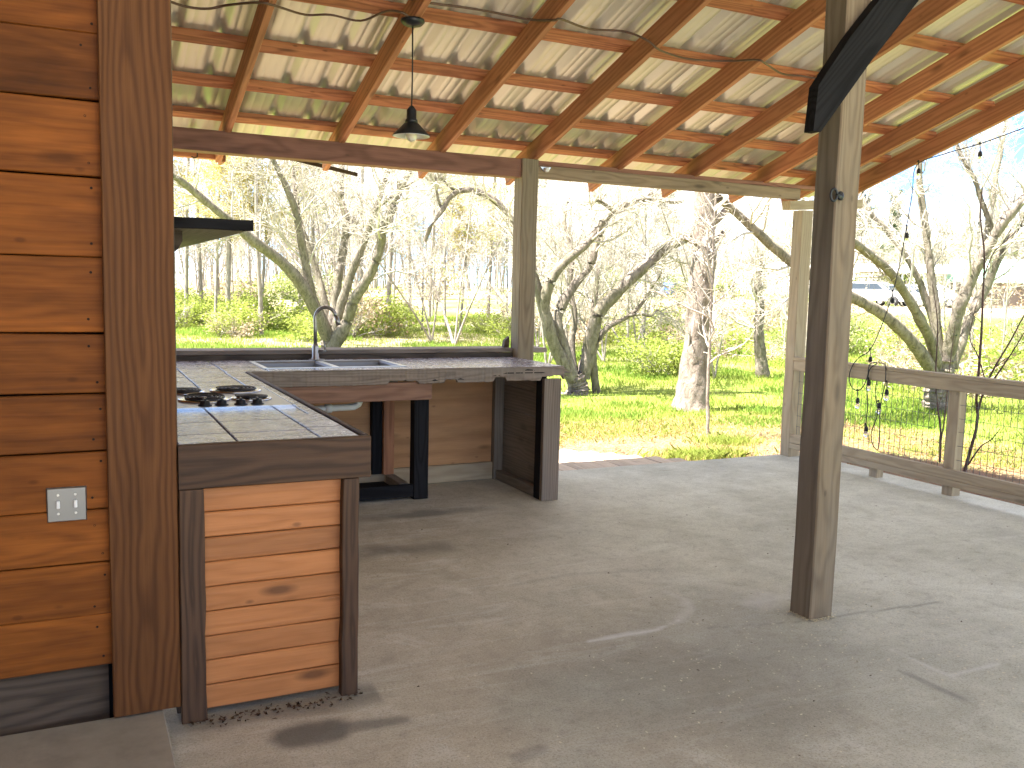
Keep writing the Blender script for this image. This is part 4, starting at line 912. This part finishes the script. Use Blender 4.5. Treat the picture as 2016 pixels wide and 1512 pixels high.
def put_tree(kd, x, y, sc=1.0, rz_=None, label=None):
    z = float(th(x, y)); t = bpy.data.objects.new(TREE_NAME[kd], None); m = Matrix.Translation((x, y, z)) @ Matrix.Rotation(random.uniform(0, 6.28) if rz_ is None else rz_, 4, 'Z') @ Matrix.Scale(sc, 4)
    link(t, m); tag(t, label or TREE_LABEL[kd], 'tree', {'bare': 'bare trees of the background wood', 'tall': 'slim trees of the background wood', 'bud': 'trees with golden catkins', 'pine': 'pines in the background', 'vtree': 'forked trees at the wood edge'}[kd])
    for nm, me, st in random.choice(KINDS[kd]):
        o = link(bpy.data.objects.new(nm, me), m, t)
        if nm in ('crown', 'catkins', 'buds'): o['kind'] = 'stuff'
def polar(az, r): a = math.radians(az); return r*math.sin(a), r*math.cos(a)
placed = []
def scatter(kd, n, a0, a1, r0, r1, sc=(.8, 1.2), gap=1.6):
    k = tries = 0
    while k < n and tries < 4000:
        tries += 1; az, r = random.uniform(a0, a1), math.sqrt(random.uniform(r0*r0, r1*r1)); x, y = polar(az, r)
        if any((x-a)**2+(y-b)**2 < gap*gap for a, b in placed): continue
        placed.append((x, y)); put_tree(kd, x, y, random.uniform(*sc)); k += 1
for az, r, s in ((7.8, 32, .95), (10.4, 33, 1.0), (22.6, 34, .9), (5.0, 36, 1.0)): put_tree('bud', *polar(az, r), s)
for az, r, s in ((6.2, 34, .8), (7.1, 36, .8), (8.6, 32, .85), (10.6, 29, .9), (13.6, 34, .8), (16.3, 31, .9), (18.2, 30, .9), (19.5, 37, .9), (24.4, 36, .8)): put_tree('tall', *polar(az, r), s)
for az, r, s in ((22.3, 26, .75), (20.9, 27, .6), (14.9, 30, .7), (29.5, 24, .55), (33.2, 23, .5), (38.6, 18, .4), (56.5, 20, .6), (51.5, 25, .5)): put_tree('vtree', *polar(az, r), s)
scatter('bare', 7, 3, 27, 38, 55, (.6, .85)); scatter('tall', 9, 3, 30, 40, 65, (.6, .85)); scatter('bare', 6, 28, 60, 36, 50, (.34, .5)); scatter('bare', 22, 2, 62, 88, 125, (.5, .75)); scatter('tall', 10, 2, 28, 86, 125, (.55, .8))
scatter('bare', 7, 26.5, 36, 19, 31, (.34, .5)); scatter('bare', 6, 38, 45, 20, 34, (.3, .45)); scatter('bare', 5, 50, 60, 19, 32, (.32, .45)); scatter('vtree', 4, 27, 36, 18, 27, (.4, .55)); scatter('bare', 5, 4, 26, 30, 38, (.4, .6))
for az, r, s in ((33.4, 96, .62), (35.2, 104, .7), (37.6, 100, .6), (45.2, 92, .62), (46.6, 98, .7), (48.5, 96, .55), (27.6, 100, .7), (14, 70, .75), (53.5, 105, .6)): put_tree('pine', *polar(az, r), s)

# leafy bushes and undergrowth
def bush_kind(seed, n=2600, size=.055):
    rng = np.random.default_rng(seed); c = rng.normal(size=(14, 3))*np.array([.55, .55, .33])+np.array([0, 0, .62]); c[:, 2] = np.abs(c[:, 2])
    i = rng.integers(0, 14, n); p = c[i]+rng.normal(size=(n, 3))*(.16+.12*rng.random(14))[i][:, None]; p[:, 2] = np.abs(p[:, 2])
    st = np.stack([np.linspace((0, 0, 0), q, 5) for q in c[rng.integers(0, 14, 26)]*rng.uniform(.9, 1.25, (26, 1))])
    st[:, 1:-1] += rng.normal(size=(26, 3, 3))*.07
    tw, rr = grow(st, np.full((26, 5), .012), 7, .5, .5, rng, .7, 4, .15, .3)
    return (leaves(p, size, rng, .03), join([tubes(st, np.linspace(.016, .006, 5)[None].repeat(26, 0), 4), tubes(tw, np.clip(rr, .004, .008), 3)]))
BUSH = {}
for nm, mat, n, s in (('lime', 'leaf_lime', 3000, .045), ('green', 'leaf_green', 2200, .05), ('dry', 'leaf_dry', 1100, .05)):
    BUSH[nm] = []
    for k in range(3):
        l, st = bush_kind(300+k*7+len(nm), n, s); BUSH[nm].append((np_mesh('foliage', *l, M[mat]), np_mesh('stems', *st, M['twig'], True)))
BL = {'lime': 'bright lime green spring bush at the edge of the wood', 'green': 'mid green leafy bush at the edge of the wood', 'dry': 'dry tan brushy thicket of bare stems'}
def put_bush(kd, x, y, sx, sz):
    z = float(th(x, y))-.05; m = Matrix.Translation((x, y, z)) @ Matrix.Rotation(random.uniform(0, 6.28), 4, 'Z') @ Matrix.Diagonal((sx, sx, sz, 1))
    t = link(bpy.data.objects.new(kd.replace('lime', 'lime_bush').replace('green', 'green_bush').replace('dry', 'dry_thicket'), None), m); tag(t, BL[kd], 'bush', {'lime': 'lime green bushes', 'green': 'green bushes', 'dry': 'dry thickets'}[kd])
    a, b = random.choice(BUSH[kd])
    for nm, me in (('foliage', a), ('stems', b)):
        o = link(bpy.data.objects.new(nm, me), m, t); o['kind'] = 'stuff'
for kd, n, a0, a1, r0, r1, s0, s1 in (('lime', 15, 4, 18, 27, 38, .75, 1.15), ('green', 7, 4, 24, 29, 42, .8, 1.2), ('dry', 12, 4, 34, 28, 44, .8, 1.3), ('lime', 6, 22, 34, 24, 36, .6, 1.0),
                                      ('green', 9, 33, 60, 22, 40, .6, 1.0), ('dry', 16, 33, 60, 17, 40, .6, 1.1), ('lime', 15, 32, 60, 18, 36, .5, .9), ('dry', 10, 36, 48, 38, 50, .9, 1.4), ('green', 9, 2, 62, 72, 95, 1.8, 2.6), ('dry', 7, 2, 62, 70, 95, 1.8, 2.6)):
    for _ in range(n):
        x, y = polar(random.uniform(a0, a1), random.uniform(r0, r1)); s = random.uniform(s0, s1); put_bush(kd, x, y, s, s*random.uniform(.7, 1.0))
# tell the trees and bushes of the wood apart by where each is seen from the porch
ZONES = [(0, 8.5, 'under the wall shelf'), (8.5, 12, 'left of the faucet'), (12, 16.5, 'behind the pecan tree'), (16.5, 20.5, 'right of the pecan tree'), (20.5, 26.2, 'left of the middle post'), (26.2, 31.5, 'behind the arching tree'),
         (31.5, 36, 'left of the thick trunk'), (36, 44, 'between thick trunk and corner post'), (44, 50.5, 'behind the spreading tree'), (50.5, 90, 'at the far right beyond the railing')]
NUM = ['first', 'second', 'third', 'fourth', 'fifth', 'sixth', 'seventh', 'eighth', 'ninth', 'tenth', 'eleventh', 'twelfth']
SHORT = {'bare_tree': 'bare grey tree', 'slim_tree': 'tall slim bare tree', 'budding_tree': 'golden catkin tree', 'pine_tree': 'dark evergreen pine', 'forked_tree': 'low forked bare tree',
         'lime_bush': 'lime green bush', 'green_bush': 'mid green bush', 'dry_thicket': 'dry tan thicket'}
def tell_apart():
    bins = {}
    for o in list(COL.objects):
        if o.parent is None and o.get('group') and o.name.split('.')[0] in SHORT:
            p = WM[o.name].translation; az = math.degrees(math.atan2(p.x, p.y)); r = math.hypot(p.x, p.y)
            z = next(w for a, b, w in ZONES if a <= az < b)
            bins.setdefault((o.name.split('.')[0], 'far off' if r > 65 else 'near' if r < 33 else 'deeper in', z), []).append((az, o))
    for (k, d, z), v in bins.items():
        v.sort(key=lambda q: q[0])
        for i, (az, o) in enumerate(v):
            o['label'] = f"{SHORT[k]} {d} {z}" if len(v) == 1 else f"{SHORT[k]} {d} {z}, {NUM[i]} from its left"
tell_apart()

def far_woods():
    rng = np.random.default_rng(77); N = 820; az = np.radians(rng.uniform(-8, 72, N)); r = rng.uniform(110, 190, N); x, y = r*np.sin(az), r*np.cos(az); z = th(x, y)
    H = rng.uniform(8, 14, N)*np.where(np.degrees(az) > 27, .72, .95); K = 5; u = np.linspace(0, 1, K)
    P = np.stack([x[:, None]+rng.normal(size=(N, 1))*1.2*u, y[:, None]+rng.normal(size=(N, 1))*1.2*u, z[:, None]+H[:, None]*u[None]], -1); R = (.11*(1-.8*u))[None].repeat(N, 0)
    A, Ra = grow(P, R, 14, 4.5, .5, rng, .8, 4, .35, .15, .2); B, Rb = grow(A, Ra, 4, 2.2, .6, rng, .8, 3, .15, .2, .3)
    V, F = join([tubes(P, R, 4), tubes(A, np.clip(Ra, .03, .08), 3), tubes(B, np.clip(Rb, .022, .04), 3)])
    tag(part_np('far_woods', V, F, M['bark_far'], None), 'distant bare woodland along the horizon', 'woods', None, 'stuff')
far_woods()

# lawn blades, straw and crumbs
def blades(name, n, mat, sel, h0, h1, w, seed, flat=False, label=None):
    rng = np.random.default_rng(seed); m = n*4
    az = np.radians(rng.uniform(3, 60, m)); r = 6.2*np.exp(rng.random(m)*math.log(46/6.2)); x, y = r*np.sin(az), r*np.cos(az)
    k = sel(x, y, rng); x, y = x[k][:n], y[k][:n]; n = len(x); z = th(x, y)
    h = rng.uniform(h0, h1, n)*(1+np.hypot(x, y)/40); a = rng.uniform(0, 2*np.pi, n); ww = w*(1+np.hypot(x, y)/14)
    if flat:
        dx, dy = np.cos(a)*h, np.sin(a)*h; p = np.stack([x, y, z+.012+.02*rng.random(n)], 1)
        q = p+np.stack([dx, dy, .02*rng.normal(size=n)], 1); s = np.stack([-np.sin(a)*ww, np.cos(a)*ww, 0*a], 1)
        V = np.stack([p-s, p+s, q+s*.4, q-s*.4], 1)
    else:
        s = np.stack([np.cos(a)*ww, np.sin(a)*ww, 0*a], 1); b = np.stack([x, y, z-.01], 1); lean = rng.normal(size=(n, 2))*.35
        mid = b+np.stack([lean[:, 0]*h*.35, lean[:, 1]*h*.35, h*.6], 1); top = b+np.stack([lean[:, 0]*h, lean[:, 1]*h, h], 1)
        V = np.stack([b-s, b+s, mid+s*.7, top, mid-s*.7], 1)
        F5 = np.arange(5*n).reshape(n, 5); o = part_np(name, V.reshape(-1, 3), F5, M[mat], None, False, 'stuff'); tag(o, label, 'grass'); return
    o = part_np(name, V.reshape(-1, 3), np.arange(4*n).reshape(n, 4), M[mat], None, False, 'stuff'); tag(o, label, 'straw')
out_d = lambda x, y: np.maximum(x-6.0, y-6.25)
blades('lawn_grass', 150000, 'grass', lambda x, y, g: (out_d(x, y)+1.2*(fbm(x*.6, y*.6, 8)-.5) > 2.0) & (g.random(len(x)) < .25+1.2*sstep(.35, .6, fbm(x*.5, y*.5, 31))), .025, .075, .0032, 1, label='fresh yellow green lawn grass beyond the porch')
blades('lush_grass', 70000, 'grass_dark', lambda x, y, g: (out_d(x, y) > 2.2) & (fbm(x*.45, y*.45, 12) > .55), .03, .10, .0035, 2, label='lush patches of darker green grass in the lawn')
blades('ground_straw', 42000, 'straw', lambda x, y, g: (out_d(x, y) > .05) & (out_d(x, y) < 3.6) & (y > -1), .04, .15, .0028, 3, True, 'pale and rusty pine straw scattered by the porch')
def tuft():
    rng = np.random.default_rng(4); n = 4200; u = rng.random(n); cx = np.where(u < .6, 5.35, 6.2)+rng.normal(size=n)*np.where(u < .6, .28, .18); cy = np.where(u < .6, 6.85, 7.55)+rng.normal(size=n)*.16
    z = th(cx, cy); h = rng.uniform(.04, .13, n); a = rng.uniform(0, 6.28, n); s = np.stack([np.cos(a), np.sin(a), 0*a], 1)*.003; b = np.stack([cx, cy, z], 1); l = rng.normal(size=(n, 2))*.5
    mid = b+np.stack([l[:, 0]*h*.35, l[:, 1]*h*.35, h*.6], 1); top = b+np.stack([l[:, 0]*h, l[:, 1]*h, h*.95], 1)
    V = np.stack([b-s, b+s, mid+s*.7, top, mid-s*.7], 1).reshape(-1, 3)
    tag(part_np('grass_tuft', V, np.arange(5*n).reshape(n, 5), M['grass'], None, False, 'stuff'), 'bright green grass tuft at the slab edge under the sapling', 'grass')
tuft()
def crumbs():
    rng = np.random.default_rng(6)
    n = 900; c = np.array((2.867, 2.726, 0.000)); x = c[0]+.25+rng.normal(size=n)*.8; y = c[1]+rng.normal(size=n)*.42
    e = rng.random(260); q4 = rng.integers(0, 4, 260); jx = np.abs(rng.normal(size=260))*.012+.002; ex = np.select([q4 == 0, q4 == 1, q4 == 2], [2.945+.135*e, 2.945+.135*e, 2.945-jx], 3.08+jx); ey = np.select([q4 == 0, q4 == 1, q4 == 2], [2.94-jx, 2.94-jx, 2.94+.13*e], 2.94+.13*e)
    k = ~((x > 2.93) & (x < 3.09) & (y > 2.92) & (y < 3.08)); x, y = np.concatenate([x[k], ex]), np.concatenate([y[k], ey]); n = len(x)
    V, F = leaves(np.stack([x, y, np.full(n, .004)], 1), .0068, rng, .0); V[:, 2] = .0015+np.abs(V[:, 2]-.004)*.5
    tag(part_np('wood_shavings', V, F, M['shaving'], None, False, 'stuff'), 'pale wood shavings and crumbs scattered on the concrete round the big post', 'shavings')
    n = 130; x = rng.uniform(.95, 5.4, n); y = rng.uniform(1.9, 5.3, n); V, F = leaves(np.stack([x, y, np.full(n, .006)], 1), .0075, rng, .0); V[:, 2] = .002+np.abs(V[:, 2]-.006)*.6
    q = np.stack([rng.uniform(.32, .9, 160), 2.99+rng.normal(size=160)*.02, np.full(160, .005)], 1); V2, F2 = leaves(q, .009, rng, 0); V2[:, 2] = .002+np.abs(V2[:, 2]-.005)
    V, F = join([(V, F), (V2, F2)])
    tag(part_np('leaf_litter', V, F, M['dead_leaf'], None, False, 'stuff'), 'dark dead leaf crumbs scattered on the concrete floor', 'leaf litter')
    b = MB(); b.loft([[(2.93, 2.925, .001), (3.10, 2.925, .001), (3.10, 3.085, .001), (2.93, 3.085, .001)], [(2.943, 2.938, .012), (3.082, 2.938, .012), (3.082, 3.072, .012), (2.943, 3.072, .012)]])
crumbs()

# ------------------------------------------------------------------ far yard: carport, shed, parked vehicles
def carport():
    x, y = polar(46.2, 74); z = float(th(x, y)); t = thing('carport', 'open carport with a white tin roof beyond the trees', 'carport', (x, y, z))
    ax = Vector((math.cos(math.radians(46.2)), -math.sin(math.radians(46.2)), 0)); ay = Vector((ax.y*-1, ax.x, 0))
    m = Matrix((ax, ay, Vector((0, 0, 1)))).transposed().to_4x4(); m.translation = (x, y, z)
    MB().loft([[(-7, -3, 2.35), (7, -3, 2.35), (7, -3, 2.45), (-7, -3, 2.45)], [(-7, 0, 2.95), (7, 0, 2.95), (7, 0, 3.05), (-7, 0, 3.05)], [(-7, 3, 2.35), (7, 3, 2.35), (7, 3, 2.45), (-7, 3, 2.45)]]).build('roof', M['tin_white'], t, False, m)
    for px in (-6.8, -3.4, 0, 3.4, 6.8):
        for py in (-2.8, 2.8): MB().box(px-.07, px+.07, py-.07, py+.07, 0, 2.4).build('support_post', M['white'], t, False, m)
carport()
def shed():
    x, y = polar(56.0, 78); z = float(th(x, y)); t = thing('green_roof_shed', 'long low shed with a mint green tin roof at the far right', 'shed', (x, y, z))
    ang = math.radians(56); ax = Vector((math.cos(ang), -math.sin(ang), 0)); ay = Vector((-ax.y, ax.x, 0)); m = Matrix((ax, ay, Vector((0, 0, 1)))).transposed().to_4x4(); m.translation = (x, y, z)
    MB().box(-6, 6, -2.5, 2.5, 0, 1.9).build('wall', M['shed_wall'], t, False, m)
    MB().loft([[(-6.3, -3, 1.82), (6.3, -3, 1.82), (6.3, -3, 1.9), (-6.3, -3, 1.9)], [(-6.3, 0, 3.5), (6.3, 0, 3.5), (6.3, 0, 3.6), (-6.3, 0, 3.6)], [(-6.3, 3, 1.82), (6.3, 3, 1.82), (6.3, 3, 1.9), (-6.3, 3, 1.9)]]).build('roof', M['tin_mint'], t, False, m)
shed()
def car_mesh():
    prof = [(-2.2, .35), (-2.25, .75), (-2.1, .95), (-1.2, 1.0), (1.0, 1.0), (2.0, .88), (2.25, .7), (2.25, .35)]
    cab = [(-1.95, .97), (-1.55, 1.48), (.35, 1.50), (1.05, .98)]
    body = MB(); body.loft([[(x, y*(1 if abs(y) < .8 else 1), z) for x, z in prof] for y in (-.88, .88)])
    cabm = MB(); cabm.loft([[(x, -.80, z) if z < 1.2 else (x, -.62, z) for x, z in cab], [(x, .80, z) if z < 1.2 else (x, .62, z) for x, z in cab]])
    win = MB()
    for s in (-1, 1): win.loft([[(-1.62, s*.795, 1.05), (.72, s*.795, 1.05), (.28, s*.66, 1.42), (-1.42, s*.66, 1.42)], [(-1.62, s*.815, 1.05), (.72, s*.815, 1.05), (.28, s*.68, 1.42), (-1.42, s*.68, 1.42)]])
    win.loft([[(1.06, -.7, 1.02), (1.06, .7, 1.02), (.46, .56, 1.44), (.46, -.56, 1.44)], [(1.09, -.7, 1.03), (1.09, .7, 1.03), (.49, .56, 1.45), (.49, -.56, 1.45)]])
    return body, cabm, win
CARM = [b for b in car_mesh()]
def car(az, r, yaw, col, label, sc=1.0):
    x, y = polar(az, r); z = float(th(x, y)); m = Matrix.Translation((x, y, z)) @ Matrix.Rotation(yaw, 4, 'Z') @ Matrix.Scale(sc, 4)
    t = link(bpy.data.objects.new('parked_car', None), m); tag(t, label, 'car', 'vehicles parked across the yard')
    CARM[0].build('body', M[col], t, False, m); CARM[1].build('cabin', M[col], t, False, m); CARM[2].build('window', M['car_glass'], t, False, m)
    for wx in (-1.35, 1.4):
        for wy in (-.9, .9):
            w = MB().lathe([(0, -.1), (.3, -.1), (.33, -.06), (.33, .06), (.3, .1), (0, .1)], (wx, wy, .33), 16, 'Y').build('wheel', M['tyre'], t, True, m)
            MB().lathe([(0, -.112), (.18, -.112), (.18, .112), (0, .112)], (wx, wy, .33), 10, 'Y').build('rim', M['steel'], w, False, m)
car(47.6, 68, -1.2, 'car_white', 'white car parked beyond the trees, leftmost of the row by the carport', 1.1)
car(49.2, 68, -1.25, 'car_grey', 'grey car parked beyond the trees in the middle of the row')
car(50.6, 68, -1.2, 'car_white', 'white car at the right of the row, nearest the green roofed shed')
car(33.4, 92, .3, 'car_blue', 'blue car far off between the limbs left of the thick trunk')
car(34.6, 90, .5, 'car_white', 'white car far off beside the blue car, left of the thick trunk')
car(36.2, 92, .2, 'car_blue', 'blue car far off, nearest the left side of the thick trunk')
